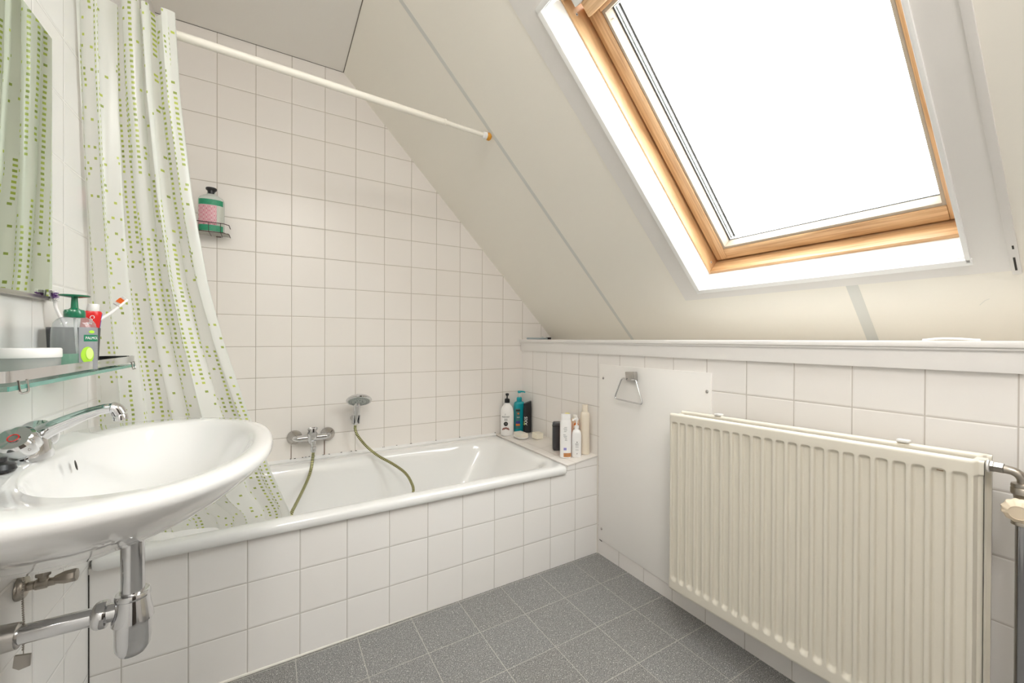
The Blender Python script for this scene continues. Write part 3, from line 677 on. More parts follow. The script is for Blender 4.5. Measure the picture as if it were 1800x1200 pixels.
# ------------------------------------------------------------------ things on the bath ledge
def lz(x): return 0.4975+0.112*x+0.0006
CAMANG = lambda x, y: math.atan2(CAM.y-y, CAM.x-x)+PI/2     # turns a bottle's -Y face towards the middle of the room
def pump(parent, c, z, m, stem, mstem, hd_=0.012, dirn=(1, 0), neck=0.012, k=1.0, collar_h=0.02):
    bm = NB(); lathe(bm, [(neck, z), (neck*1.02, z+collar_h*0.8), (neck*0.72, z+collar_h)], c, (0, 0, 1), 24); obj('pump_collar', bm, m, parent)
    bm = NB(); lathe(bm, [(0.0042, z+collar_h*0.9), (0.0042, z+collar_h+stem)], c, (0, 0, 1), 12); obj('pump_stem', bm, mstem, parent)
    t = Vector((dirn[0], dirn[1], 0)).normalized(); zt = z+collar_h+stem
    bm = NB(); lathe(bm, [(hd_*0.75, zt-0.004), (hd_, zt+0.002), (hd_, zt+0.008), (hd_*0.7, zt+0.011), (0, zt+0.0115)], c, (0, 0, 1), 20)
    p = c+Vector((0, 0, zt+0.005)); tube(bm, [p, p+t*0.020*k, p+t*0.034*k+Vector((0, 0, -0.002)), p+t*0.038*k+Vector((0, 0, -0.006))], [0.0065, 0.0055, 0.0045, 0.004], 12)
    obj('pump_head', bm, m, parent)
# white pump bottle with black pump
x, y = -0.148, -0.062; B = Bottle(x, y, lz(x), 0.042, 0.034, 2.6, CAMANG(x, y)+0.12)
g = 'bottles on the bath ledge'
t = thing('lotion_bottle', 'white bottle with black pump in the tiled corner of the bath ledge', 'bottle', B.c, g)
obj('body', B.body([(0.93, 0), (1, 0.006), (1, 0.140), (0.97, 0.155), (0.86, 0.170), (0.62, 0.186), (0.42, 0.196), (0.36, 0.200), (0.36, 0.206)]), m_wplas, t)
pump(t, B.c, 0.203, m_black, 0.022, m_black, 0.011, (-0.6, -0.8), 0.016, 0.6, 0.026)
obj('brand_text', B.text('REDVIST', 0.0125, -0.012, 0.118), m_ink, t); obj('brand_text', B.text('BLUE', 0.0085, -0.012, 0.104), m_ink, t)
obj('brand_text', B.text('MUUR', 0.0075, -0.012, 0.096), m_ink, t)
bm = B.text('Y', 0.011, -0.016, 0.133); obj('emblem', bm, m_ink, t); bm = B.disc(-0.012, 0.075, 0.0135); em = obj('seal', bm, m_ink, t)
obj('seal_text', B.text('100', 0.010, -0.012, 0.075, off=0.002), m_greyink, em)
for i in range(9):
    bm = B.disc(-0.012+0.0045*(i-4), 0.047-0.0016*abs(i-4)+0.004*(i % 2), 0.0055, sx=0.7); obj('nut_print', bm, m_brown, t)
# teal pump bottle
x, y = -0.052, -0.052; B = Bottle(x, y, lz(x), 0.036, 0.024, 3.2, CAMANG(x, y)+0.45)
t = thing('shampoo_bottle', 'turquoise pump bottle with a dark label strip behind the soap', 'bottle', B.c, g)
obj('body', B.body([(0.94, 0), (1, 0.005), (1, 0.165), (0.96, 0.178), (0.80, 0.188), (0.45, 0.193), (0.40, 0.198)]), m_teal, t)
pump(t, B.c, 0.190, m_teal, 0.030, m_wplas, 0.011, (0.9, -0.5), 0.017, 1.0, 0.030)
obj('label', B.patch(-0.034, -0.006, 0.02, 0.150, 0.0007), mat('label_teal_dark', (0.06, 0.20, 0.20), 0.4), t)
lb = obj('label_print', B.patch(-0.032, -0.006, 0.132, 0.143, 0.0012), m_ink, t)
obj('label_print', B.disc(-0.018, 0.118, 0.006, off=0.0014), m_orp, t); obj('label_print', B.patch(-0.032, -0.006, 0.040, 0.052, 0.0013), m_orp, t)
obj('label_print', B.patch(-0.032, -0.006, 0.054, 0.070, 0.0013), m_navy, t)
obj('label_text', B.text('aqua', 0.010, -0.018, 0.095, off=0.0016), m_whiteink, t)
# black tube standing on its cap
x, y = -0.030, -0.115; B = Bottle(x, y, lz(x), 0.027, 0.016, 2.6, CAMANG(x, y)+0.25)
t = thing('shower_gel_bottle', 'black flat shower gel bottle with slanted top against the side wall tiles', 'bottle', B.c, g)
bm = B.body([(0.92, 0), (1, 0.004), (1, 0.150), (0.97, 0.160), (0.95, 0.176), (0.93, 0.190)])
for v in bm.verts:
    q = v.co-B.c
    if q.z > 0.15: v.co.z += (q.x*math.cos(B.g)+q.y*math.sin(B.g))*0.35
obj('body', bm, m_black, t)
obj('brand_text', B.text('AXIS', 0.026, -0.012, 0.075, rot=PI/2, sx=1.0), m_whiteink, t)
obj('brand_text', B.text('dark', 0.014, -0.023, 0.06, rot=PI/2), m_limel, t)
# soap
bm = NB(); sx_, sy_ = -0.120, -0.185
lathe(bm, [(0.032, 0), (0.040, 0.004), (0.044, 0.012), (0.040, 0.0125), (0.034, 0.006), (0, 0.005)], (sx_, sy_, lz(sx_)), (0, 0, 1), 32, sx=0.95, sy=1.35, up=(1, 0, 0))
t = thing('soap_dish', 'small off-white soap dish on the ledge before the turquoise bottle', 'soap dish', (sx_, sy_, lz(sx_)))
obj('dish', bm, m_wplas, t)
bm = NB(); box(bm, (sx_-0.030, sy_-0.044, lz(sx_)+0.007), (sx_+0.026, sy_+0.044, lz(sx_)+0.034), 0.009)
tag(obj('soap_bar', bm, m_soap, loc=(sx_, sy_, lz(sx_)+0.006)), 'worn pale bar of soap lying in the soap dish', 'soap')
bm = NB(); box(bm, (-0.082, -0.300, lz(-0.055)), (-0.034, -0.246, lz(-0.06)+0.036), 0.004)
tag(obj('soap_bar', bm, mat('soap_cream', (0.80, 0.76, 0.64), 0.4), loc=(-0.06, -0.237, lz(-0.06))), 'square cream soap block on the ledge right of the soap dish', 'soap')
# black rectangular case
x, y = -0.098, -0.520; a = CAMANG(x, y)
B = Bottle(x, y, lz(x), 0.026, 0.020, 5, a+0.12)
t = thing('black_case', 'upright dark grey rectangular case leaning beside the white bottles', 'case', B.c)
obj('shell', B.body([(0.80, 0.001), (0.95, 0.005), (1, 0.014), (1, 0.138), (0.95, 0.147), (0.80, 0.152)]), m_darkgrey, t)
obj('lid_rim', B.body([(1.04, 0.128), (1.05, 0.130), (1.04, 0.1335)]), m_black, t)
# white front bottle
x, y = -0.135, -0.640; B = Bottle(x, y, lz(x), 0.029, 0.020, 3.0, CAMANG(x, y)+0.1)
t = thing('shampoo_bottle', 'white bottle with an almond picture at its foot, at the front of the ledge', 'bottle', B.c, g)
obj('body', B.body([(0.94, 0), (1, 0.005), (1, 0.175), (0.96, 0.186), (0.88, 0.192)]), m_wplas, t)
obj('cap', B.body([(0.86, 0.190), (0.86, 0.216), (0.82, 0.220)]), m_wplas, t)
obj('almond_print', B.patch(-0.012, 0.028, 0.006, 0.026, 0.0007), m_almond, t)
for i, (zz0, w_, xx) in enumerate([(0.155, 0.014, -0.002), (0.148, 0.018, -0.004), (0.141, 0.016, -0.002), (0.134, 0.012, -0.004), (0.118, 0.012, -0.008), (0.111, 0.018, -0.004), (0.104, 0.014, -0.003), (0.097, 0.010, 0.0), (0.090, 0.012, 0.0)]):
    obj('small_print', B.patch(xx-w_/2, xx+w_/2, zz0, zz0+0.0022, 0.0008), m_greyink, t)
obj('barcode', B.patch(-0.012, 0.003, 0.040, 0.053, 0.0008), m_lavender, t)
bc = None
for i in range(4): obj('barcode_line', B.patch(-0.010+0.0032*i, -0.0086+0.0032*i, 0.041, 0.052, 0.0012), m_navy, t)
# yellow topped bottle behind
x, y = -0.098, -0.606; B = Bottle(x, y, lz(x), 0.022, 0.016, 2.4, CAMANG(x, y))
t = thing('sunscreen_bottle', 'white and orange bottle with bright yellow cap behind the almond bottle', 'bottle', B.c, g)
obj('body', B.body([(0.94, 0), (1, 0.005), (1, 0.150), (0.8, 0.164), (0.6, 0.170)]), m_orp, t)
bm = NB(); lathe(bm, [(0.014, 0.168), (0.015, 0.172), (0.015, 0.206), (0.012, 0.212), (0, 0.213)], B.c, (0, 0, 1), 24); obj('cap', bm, m_yel, t)
# small white pump
x, y = -0.090, -0.672; B = Bottle(x, y, lz(x), 0.024, 0.021, 2.8, CAMANG(x, y)-0.05)
t = thing('hand_soap_bottle', 'short white pump bottle with tiny grey print, before the cream bottle', 'bottle', B.c, g)
obj('body', B.body([(0.94, 0), (1, 0.005), (1, 0.108), (0.95, 0.122), (0.80, 0.132), (0.45, 0.140), (0.42, 0.146)]), m_wplas, t)
pump(t, B.c, 0.143, m_wplas, 0.028, m_wplas, 0.010, (-0.9, -0.2), 0.012, 0.9, 0.016)
obj('emblem', B.disc(0.004, 0.078, 0.0024), m_ink, t); obj('small_print', B.text('BODY', 0.0062, 0.004, 0.068), m_ink, t)
for zz0 in (0.060, 0.052, 0.038): obj('small_print', B.patch(-0.004, 0.012, zz0, zz0+0.0015, 0.0008), m_greyink, t)
obj('small_print', B.patch(0.002, 0.006, 0.018, 0.021, 0.0008), m_ink, t)
# orange label bottle and tall cream bottle by the wall
x, y = -0.060, -0.625; B = Bottle(x, y, lz(x), 0.023, 0.017, 2.4, CAMANG(x, y)-0.1)
t = thing('body_wash_bottle', 'peach coloured bottle with orange fruit print between white pump and cream bottle', 'bottle', B.c, g)
obj('body', B.body([(0.94, 0), (1, 0.005), (1, 0.168), (0.9, 0.176), (0.5, 0.181)]), mat('peach_plastic', (0.80, 0.62, 0.48), 0.35), t)
bm = NB(); lathe(bm, [(0.011, 0.178), (0.012, 0.198), (0, 0.199)], B.c, (0, 0, 1), 20); obj('cap', bm, m_wplas, t)
obj('fruit_print', B.disc(0.006, 0.150, 0.013, sx=0.9), m_orp, t); obj('leaf_print', B.patch(-0.006, 0.020, 0.122, 0.133, 0.001), mat('leaf_print', (0.15, 0.22, 0.14), 0.5), t)
obj('leaf_print', B.patch(0.010, 0.021, 0.080, 0.112, 0.001), m_almond, t)
x, y = -0.034, -0.672; B = Bottle(x, y, lz(x), 0.024, 0.020, 2.2, CAMANG(x, y))
t = thing('conditioner_bottle', 'tall cream coloured bottle, tallest on the ledge, against the side wall', 'bottle', B.c, g)
obj('body', B.body([(0.94, 0), (1, 0.005), (1, 0.195), (0.95, 0.205), (0.80, 0.214), (0.62, 0.218)]), m_cream, t)
obj('cap', B.body([(0.60, 0.216), (0.60, 0.250), (0.56, 0.254)]), m_cream, t)

# ------------------------------------------------------------------ little things on the window ledge
t = thing('razor', 'blue-grey folding razor with black tip lying on the white ledge corner', 'razor', (0.10, -0.05, 1.085))
bm = NB(); box(bm, (0.012, -0.062, 1.0855), (0.165, -0.035, 1.0975), 0.004); obj('handle', bm, m_greybl, t)
bm = NB(); box(bm, (0.168, -0.064, 1.0855), (0.192, -0.033, 1.100), 0.003); obj('tip', bm, m_black, t)
bm = NB(); lathe(bm, [(0.006, 0), (0.006, 0.008), (0, 0.009)], (0.13, -0.048, 1.0965), (0, 0, 1), 14); obj('button', bm, m_grey, t)
bm = NB(); tube(bm, spline([(0.02, -1.92, 1.0865), (0.02, -1.95, 1.090), (0.02, -1.98, 1.090), (0.02, -2.02, 1.0865)], 5), 0.0025, 8)
tag(obj('plastic_strip', bm, m_wplas, loc=(0.02, -1.98, 1.085)), 'thin white strip bulging up on the ledge below the roof window', 'strip')

# ------------------------------------------------------------------ service panel and towel ring
pn = thing('access_panel', 'white painted access panel screwed over the wall tiles between bath and radiator', 'panel', (0, -1.05, 0.07))
bm = NB(); prism(bm, [(0, -0.748, 0.080), (0, -1.352, 0.060), (0, -1.352, 0.960), (0, -0.748, 0.960)], (-0.007, 0, 0), 0.0012); obj('board', bm, m_panel, pn)
for y, z in ((-0.776, 0.893), (-1.336, 0.889), (-0.768, 0.137)):
    bm = NB(); lathe(bm, [(0.0065, 0), (0.006, 0.0015), (0.003, 0.003), (0, 0.003)], (-0.007, y, z), (-1, 0, 0), 16); obj('screw', bm, m_chrome_d, pn)
bm = NB(); tube(bm, [(-0.0072, -0.756, 0.078), (-0.0072, -0.772, 0.0755)], 0.0018, 6); obj('chip', bm, m_darkgap, pn)
tr = thing('towel_ring', 'chrome triangular towel ring mounted on the white access panel', 'towel ring', (-0.007, -0.968, 0.92))
bm = NB(); prism(bm, [(-0.007, -0.940, 0.937), (-0.007, -0.994, 0.941), (-0.007, -1.000, 0.900), (-0.007, -0.948, 0.896)], (-0.022, 0, 0), 0.003); obj('mount', bm, m_chrome_d, tr)
rp = [(-0.968+0.022, 0.905), (-0.930, 0.900), (-0.884, 0.822), (-0.893, 0.801), (-0.960, 0.795), (-1.026, 0.799), (-1.042, 0.822), (-1.008, 0.900), (-0.968-0.02, 0.905)]
bm = NB()
pp = []
def fillet(P, r=0.012, k=5):
    out = [Vector(P[0])]
    for a, b, c in zip(P, P[1:], P[2:]):
        a, b, c = Vector(a), Vector(b), Vector(c); d1 = min(r, (a-b).length*0.45); d2 = min(r, (c-b).length*0.45)
        p0 = b+(a-b).normalized()*d1; p1 = b+(c-b).normalized()*d2
        for i in range(k+1): t_ = i/k; out.append(p0*(1-t_)**2+b*2*t_*(1-t_)+p1*t_*t_)
    out.append(Vector(P[-1])); return out
tube(bm, fillet([(-0.030, y, z) for y, z in ((-0.952, 0.905), (-0.924, 0.908), (-0.876, 0.806), (-1.048, 0.800), (-1.006, 0.908), (-0.984, 0.905))], 0.02), 0.0036, 10)
obj('ring', bm, m_chrome, tr)

# ------------------------------------------------------------------ radiator
RY0, RY1 = -1.255, -2.050
def rz(y, z): return z+0.0275*(-1.255-y)
rad = thing('radiator', 'cream ribbed double panel radiator hanging on the low tiled wall', 'radiator', (-0.06, -1.65, 0.14))
def rpanel(xf, sgn, name, z0=0.133, z1=0.805, ribs=True):
    """sheet panel whose face is at xf, thickness into the room side sgn"""
    bm = NB(); th = 0.014
    ys = []
    p = 0.0335; c0 = -1.279
    yy = [RY0]
    for k in range(23):
        c = c0-p*k
        for d in (0.0130, 0.0120, 0.0110, 0.0100, 0.0088, 0.0045, 0.0, -0.0045, -0.0088, -0.0100, -0.0110, -0.0120, -0.0130): yy.append(c+d)
    yy[1:1] = [RY0-0.001, RY0-0.003, RY0-0.006]; yy += [RY1+0.0135, RY1+0.0110, RY1+0.009, RY1+0.0075, RY1+0.006, RY1+0.003, RY1+0.001, RY1]
    zz = [z0, z0+0.003, z0+0.010, z0+0.034, z0+0.036, z0+0.0385, z0+0.041, z0+0.0435, z0+0.046, z0+0.0485, z0+0.051, z0+0.0535, z0+0.056, z0+0.059, z0+0.066] + [z0+0.066+(z1-z0-0.108)*i/10 for i in range(1, 11)] + [z1-0.041, z1-0.039, z1-0.037, z1-0.035, z1-0.033, z1-0.0315, z1-0.030, z1-0.029, z1-0.009, z1-0.006, z1-0.003, z1-0.001, z1]
    def dep(y, z):
        d = 0.0
        if ribs:
            u = abs(((y-c0)/p+0.5) % 1-0.5)*p
            a = max(0, min(1, (0.0130-u)/0.0042)); a = a*a*(3-2*a)
            b = max(0, min(1, (z-(z0+0.036+0.010*(u/0.0130)**2))/0.013)); c = max(0, min(1, ((z1-0.030-0.003*(u/0.0130)**2)-z)/0.008))
            d = 0.0090*a*b*(c*c*(3-2*c))
        e = z1-z
        if e < 0.008: d += 0.008-math.sqrt(max(0, 0.008**2-(0.008-e)**2))
        e = z-z0
        if e < 0.006: d += 0.006-math.sqrt(max(0, 0.006**2-(0.006-e)**2))
        e = abs(y-RY0)
        if e < 0.007: d += 0.007-math.sqrt(max(0, 0.007**2-(0.007-e)**2))
        e = abs(y-RY1)
        if e < 0.0135: d += 0.008*min(1, (0.0135-e)/0.006)
        return d
    G = [[bm.verts.new((xf+sgn*dep(y, z), y, rz(y, z))) for z in zz] for y in yy]
    for i in range(len(yy)-1):
        for j in range(len(zz)-1): bm.faces.new([G[i][j], G[i][j+1], G[i+1][j+1], G[i+1][j]])
    # returns at the edges and back sheet
    bk = [[bm.verts.new((xf+sgn*th, y, rz(y, z))) for z in (z0, z1)] for y in (RY0, RY1)]
    bm.faces.new([bk[0][0], bk[0][1], bk[1][1], bk[1][0]])
    bm.faces.new([G[0][j] for j in range(len(zz))]+[bk[0][1], bk[0][0]]); bm.faces.new([G[-1][j] for j in range(len(zz))][::-1]+[bk[1][0], bk[1][1]])
    bm.faces.new([G[i][-1] for i in range(len(yy))]+[bk[1][1], bk[0][1]]); bm.faces.new([G[i][0] for i in range(len(yy))][::-1]+[bk[0][0], bk[1][0]])
    return obj(name, bm, m_rad, rad, ang=1.0)
rpanel(-0.120, 1, 'front_panel'); rpanel(-0.054, 1, 'rear_panel', 0.133, 0.808, False)
# corrugated convector between the panels
bm = NB(); pts = []
nz = 46
for i in range(nz+1):
    y = RY0-0.03+(RY1-RY0+0.06)*i/nz; xx = (-0.103, -0.057)[(i//2) % 2] if i % 2 == 0 else (-0.103, -0.057)[((i-1)//2) % 2]
    pts.append((xx, y))
lo = [bm.verts.new((a, b, rz(b, 0.17))) for a, b in pts]; hi = [bm.verts.new((a, b, rz(b, 0.788))) for a, b in pts]
for i in range(nz): bm.faces.new([lo[i], lo[i+1], hi[i+1], hi[i]])
obj('convector', bm, m_radin, rad, smooth=False)
bm = NB(); box(bm, (-0.102, -2.048, 0.800), (-0.056, -2.030, 0.824), 0.002); obj('header', bm, m_rad, rad)
bm = NB(); box(bm, (-0.102, -1.275, 0.775), (-0.056, -1.257, 0.799), 0.002); obj('header', bm, m_rad, rad)
for y in (-1.408, -1.903):
    bm = NB(); box(bm, (-0.055, y-0.012, rz(y, 0.8085)), (-0.034, y+0.012, rz(y, 0.8155)), 0.002); cl = obj('bracket_clip', bm, m_wplas, rad)
    bm = NB(); box(bm, (-0.038, y-0.010, 0.30), (0.0, y+0.010, 0.78)); obj('wall_bracket', bm, m_radin, rad)
bm = NB(); box(bm, (-0.107, -2.036, rz(-2.04, 0.14)), (-0.053, -2.033, rz(-2.04, 0.785))); obj('gap_filler', bm, m_radin, rad)  # plate added so the shadowed gap between the panels is not black
bm = NB(); lathe(bm, [(0.0135, 0), (0.0135, 0.003), (0.010, 0.004)], (-0.078, -2.049, 0.811), (0, -1, 0), 24); obj('inlet_washer', bm, m_wplas, rad)
for y, z in ((-1.96, 0.803), (-2.005, 0.804)):
    bm = NB(); prism(bm, [(-0.1015, y-0.012, z), (-0.080, y-0.004, z), (-0.080, y+0.005, z), (-0.1015, y+0.010, z)], (0, 0, 0.002)); obj('fin_gap_shade', bm, m_darkgap, rad)  # dark plates stand in for the shade in slots between the fins
# small chips of missing paint
for y, z in ((-1.985, 0.791),):
    bm = NB(); box(bm, (-0.1215, y-0.006, rz(y, z-0.022)), (-0.1195, y+0.005, rz(y, z-0.0205)), 0.0005); obj('paint_chip', bm, mat('chip_brown', (0.2, 0.11, 0.05), 0.7), rad)
# valve with elbow and pipes
vx, vy = -0.075, -2.098
vl = thing('radiator_valve', 'dull brass radiator valve with round cream ribbed knob at the radiator end', 'valve', (vx, vy, 0.72))
bm = NB(); lathe(bm, [(0.0125, 0.0), (0.0125, 0.004), (0.0115, 0.005), (0.0115, 0.018), (0.0095, 0.019)], (vx-0.003, -2.054, 0.811), (0, -1, 0), 6); obj('union_nut', bm, m_brass, vl)
bm = NB(); tube(bm, [(vx-0.003, -2.050, 0.811), (vx-0.003, -2.078, 0.810)]+[(vx-0.003+0.003*i/8, -2.078-0.020*math.sin(i/8*PI/2), 0.810-0.020*(1-math.cos(i/8*PI/2))) for i in range(1, 9)]+[(vx, -2.098, 0.772)], 0.0088, 18); obj('elbow', bm, m_brass, vl)
bm = NB(); lathe(bm, [(0.0115, 0.054), (0.0165, 0.052), (0.0175, 0.047), (0.0165, 0.044), (0.0175, 0.042), (0.0175, 0.031), (0.014, 0.028), (0.0125, 0.020), (0.0125, -0.020), (0.016, -0.024), (0.0165, -0.034), (0.012, -0.036)], (vx, vy, 0.733), (0, 0, 1), 24); obj('valve_body', bm, m_brass, vl)
bm = NB(); kc = Vector((vx-0.012, vy+0.002, 0.737)); ka = Vector((-1, -0.08, -0.10)).normalized()
lathe(bm, [(0.010, 0.0), (0.016, 0.004), (0.0235, 0.012), (0.0245, 0.020), (0.022, 0.028), (0.014, 0.033), (0.0135, 0.0318), (0.0, 0.0318)], kc, ka, 48)
u_ = ka.orthogonal().normalized(); w_ = ka.cross(u_)
for v in bm.verts:
    q = v.co-kc; h_ = q.dot(ka); rv = q-ka*h_; r_ = rv.length
    if r_ > 0.0165:
        an = math.atan2(rv.dot(w_), rv.dot(u_)); v.co = kc+ka*h_+rv*(1+0.045*math.cos(12*an))
obj('knob', bm, m_knob, vl)
bm = NB(); tube(bm, [(vx, vy, 0.002), (vx, vy, 0.700)], 0.0105, 20)
tag(obj('heating_pipe', bm, mat('dark_chrome', (0.40, 0.40, 0.41), 0.12, 1.0), loc=(vx, vy, 0)), 'vertical chrome heating pipe rising from the floor to the radiator valve', 'pipe')
bm = NB(); tube(bm, [(-0.020, -2.117, 0.002), (-0.020, -2.117, 1.0)], 0.0085, 18)
tag(obj('heating_pipe', bm, m_white, loc=(-0.020, -2.117, 0)), 'thin white painted pipe against the tiles beside the chrome pipe', 'pipe')

# ------------------------------------------------------------------ wash basin
SY = -1.185
def outer(t, z, kx=1.0, ky=1.0, inset=0.0, x0=0.15):
    c, s = math.cos(t), math.sin(t)
    if c >= 0:
        cx, cy = sup(t, 2.35); d = x0+(0.437-inset-x0)*cx*kx if kx == 1.0 else x0*kx+(0.437-inset-x0*kx)*cx
        y = (0.368-inset)*cy
    else:
        cx, cy = sup(t, 3.2); d = x0+(x0-0.002)*cx; y = (0.368-inset)*cy
    return d, y
def oring(z, front=0.437, half=0.368, inset=0.0, x0=0.15, nf=2.35, back=0.002, N=112):
    out = []
    for i in range(N):
        t = 2*PI*i/N; c = math.cos(t)
        if c >= 0: cx, cy = sup(t, nf); d = x0+(front-inset-x0)*cx
        else: cx, cy = sup(t, nf+0.8*min(1, -c*3)); d = x0+(x0-back)*cx
        out.append((XL+d, SY+(half-inset)*cy, z))
    return out
ZR_ = 0.858
rings = [oring(0.691, 0.14, 0.08, x0=0.07), oring(0.694, 0.19, 0.12, x0=0.09), oring(0.705, 0.235, 0.155, x0=0.11), oring(0.726, 0.292, 0.190, x0=0.13), oring(0.752, 0.340, 0.240, x0=0.14), oring(0.782, 0.380, 0.292), oring(0.808, 0.410, 0.332),
         oring(0.824, 0.425, 0.354), oring(0.834, 0.4335, 0.3640), oring(0.840, 0.4370, 0.3670), oring(0.848, 0.437, 0.3675), oring(0.8545, 0.434, 0.3645), oring(ZR_, 0.428, 0.359)]
bm = NB(); loft(bm, rings, True, False)
# top surface: blend from outer edge ring to the bowl ring
def bowl(z, a, b, cx_, n=2.15, N=112, cy_=0.0, tilt=0.0):
    out = []
    for i in range(N):
        t = 2*PI*i/N; cx, cy = sup(t, n); out.append((XL+cx_+a*cx, SY+cy_+b*cy, z+tilt*(-cx)))
    return out
br = [oring(ZR_+0.0, 0.428, 0.359)] + [bowl(ZR_-0.0005, 0.168, 0.296, 0.236), bowl(ZR_-0.004, 0.1635, 0.290, 0.235), bowl(ZR_-0.014, 0.158, 0.283, 0.233), bowl(ZR_-0.045, 0.148, 0.262, 0.229), bowl(ZR_-0.085, 0.130, 0.215, 0.221), bowl(ZR_-0.115, 0.105, 0.150, 0.212), bowl(ZR_-0.130, 0.070, 0.085, 0.205, 2.0), bowl(ZR_-0.136, 0.030, 0.032, 0.200, 2.0)]
loft(bm, br, False, True)
bmesh.ops.remove_doubles(bm, verts=bm.verts[:], dist=0.0002)
# raise the tap deck at the back a little
for v in bm.verts:
    d = v.co.x-XL
    if v.co.z > 0.845 and d < 0.11: v.co.z += 0.012*(1-(d/0.11))**0.8*math.exp(-((v.co.y-SY)/0.16)**2)
sink = thing('wash_basin', 'wide white porcelain wash basin hung on the left tiled wall', 'basin', (XL, SY, 0.69))
obj('basin', bm, m_porc, sink, ang=1.2)
bm = NB(); lathe(bm, [(0.0045, 0), (0.0055, 0.0008), (0.0, 0.0002)], (XL+0.092, SY+0.062, 0.824), (1, 0, 0.2), 20, cap=False, sx=2.0, sy=0.75, up=(0, 0, 1)); obj('overflow', bm, m_darkgap, sink)
bm = NB(); lathe(bm, [(0.030, 0), (0.030, 0.002), (0.020, 0.003), (0.018, -0.002), (0, -0.003)], (XL+0.200, SY, ZR_-0.1365), (0, 0, 1), 28); obj('drain', bm, m_chrome, sink)

# basin tap
fx, fy, fz = XL+0.060, -1.200, 0.866
tp = thing('basin_tap', 'chrome two handle basin tap with low spout on the wash basin', 'tap', (fx, fy, fz))
bm = NB(); loft(bm, [[(fx+a*math.cos(2*PI*i/36), fy+b*math.sin(2*PI*i/36), fz+z) for i in range(36)] for a, b, z in ((0.024, 0.040, -0.003), (0.025, 0.041, 0.003), (0.023, 0.038, 0.012), (0.021, 0.034, 0.024), (0.019, 0.026, 0.036), (0.013, 0.014, 0.046), (0.006, 0.006, 0.050))], True, True); obj('tap_body', bm, m_chrome, tp)
bm = NB()
sp_ = spline([(fx-0.004, fy, fz+0.030), (fx+0.018, fy, fz+0.046), (fx+0.045, fy+0.001, fz+0.060), (fx+0.075, fy+0.002, fz+0.073), (fx+0.098, fy+0.003, fz+0.079), (fx+0.110, fy+0.003, fz+0.077), (fx+0.116, fy+0.003, fz+0.066)], 6)
n_ = len(sp_); tube(bm, sp_, [0.0165-0.0070*min(1, i/(n_*0.55))+(0.0025 if i > n_*0.72 else 0) for i in range(n_)], 20); obj('spout', bm, m_chrome, tp)
bm = NB(); lathe(bm, [(0.0105, 0), (0.0115, 0.002), (0.0115, 0.011), (0.009, 0.012)], (fx+0.116, fy+0.003, fz+0.066), (0.12, 0, -1), 24); obj('aerator', bm, m_chrome, tp)
for sg in (-1, 1):
    ax = Vector((-0.10, sg*0.72, 0.69)).normalized(); c = Vector((fx-0.002, fy+sg*0.020, fz+0.016))
    bm = NB(); lathe(bm, [(0.012, 0.0), (0.020, 0.004), (0.0255, 0.010), (0.0268, 0.030), (0.0262, 0.038), (0.022, 0.042), (0.012, 0.0405), (0.0, 0.0400)], c, ax, 48)
    u_ = ax.orthogonal().normalized(); w_ = ax.cross(u_)
    for v in bm.verts:
        q = v.co-c; h_ = q.dot(ax); rv = q-ax*h_
        if rv.length > 0.015 and h_ > 0.008:
            an = math.atan2(rv.dot(w_), rv.dot(u_)); v.co = c+ax*h_+rv*(1-0.10*max(0, math.cos(3*an))**6)
    h = obj('handle', bm, m_chrome, tp)
    bm = NB(); lathe(bm, [(0.0078, 0.0408), (0.0078, 0.0420), (0.0, 0.0422)], c, ax, 24); iv = obj('indicator', bm, m_chrome_d, h)
    bm = NB(); tube(bm, [c+ax*0.0421+(u_*math.cos(2*PI*i/24)+w_*math.sin(2*PI*i/24))*0.0068 for i in range(24)], 0.0009, 8, closed=True); obj('ring', bm, m_red if sg < 0 else m_blue, h)
bm = NB(); lathe(bm, [(0.022, 0), (0.024, 0.004), (0.021, 0.012), (0.012, 0.016), (0.011, 0.022), (0, 0.023)], (-1.815, -1.290, 0.8655), (0.1, 0.1, 1), 28)
tag(obj('rubber_plug', bm, m_black, loc=(-1.815, -1.290, 0.866)), 'black rubber plug lying beside the tap on the wash basin', 'plug')

# bottle trap
tx, ty = -1.667, -1.200
tp2 = thing('bottle_trap', 'polished chrome bottle trap with waste pipe below the wash basin', 'drain trap', (tx, ty, 0.456))
bm = NB(); tube(bm, [(tx, ty, 0.716), (tx, ty, 0.560)], 0.0185, 28); obj('tailpipe', bm, m_chrome, tp2)
bm = NB(); lathe(bm, [(0.020, 0.578), (0.026, 0.577), (0.0275, 0.573), (0.0275, 0.568), (0.0255, 0.566), (0.0265, 0.560), (0.0320, 0.526), (0.0325, 0.521), (0.0285, 0.519)], (tx, ty, 0), (0, 0, 1), 40); obj('collar_nut', bm, m_chrome, tp2)
bm = NB(); lathe(bm, [(0.0285, 0.522), (0.0285, 0.484), (0.0268, 0.468), (0.021, 0.457), (0.010, 0.452), (0, 0.451)], (tx, ty, 0), (0, 0, 1), 40); obj('cup', bm, m_chrome, tp2)
bm = NB(); lathe(bm, [(0.017, 0.022), (0.017, 0.036), (0.0245, 0.037), (0.0255, 0.040), (0.0255, 0.050), (0.0235, 0.054), (0.0185, 0.058)], (tx, ty, 0.545), (-1, 0, 0), 32); obj('side_nut', bm, m_chrome, tp2)
bm = NB(); tube(bm, [(tx-0.050, ty, 0.545), (XL+0.002, ty, 0.545)], 0.0165, 26); obj('waste_pipe', bm, m_chrome, tp2)
bm = NB(); lathe(bm, [(0.034, 0.001), (0.034, 0.006), (0.024, 0.012), (0.022, 0.042), (0.0168, 0.045)], (XL, ty, 0.545), (1, 0, 0), 32); obj('wall_sleeve', bm, m_chrome_d, tp2)
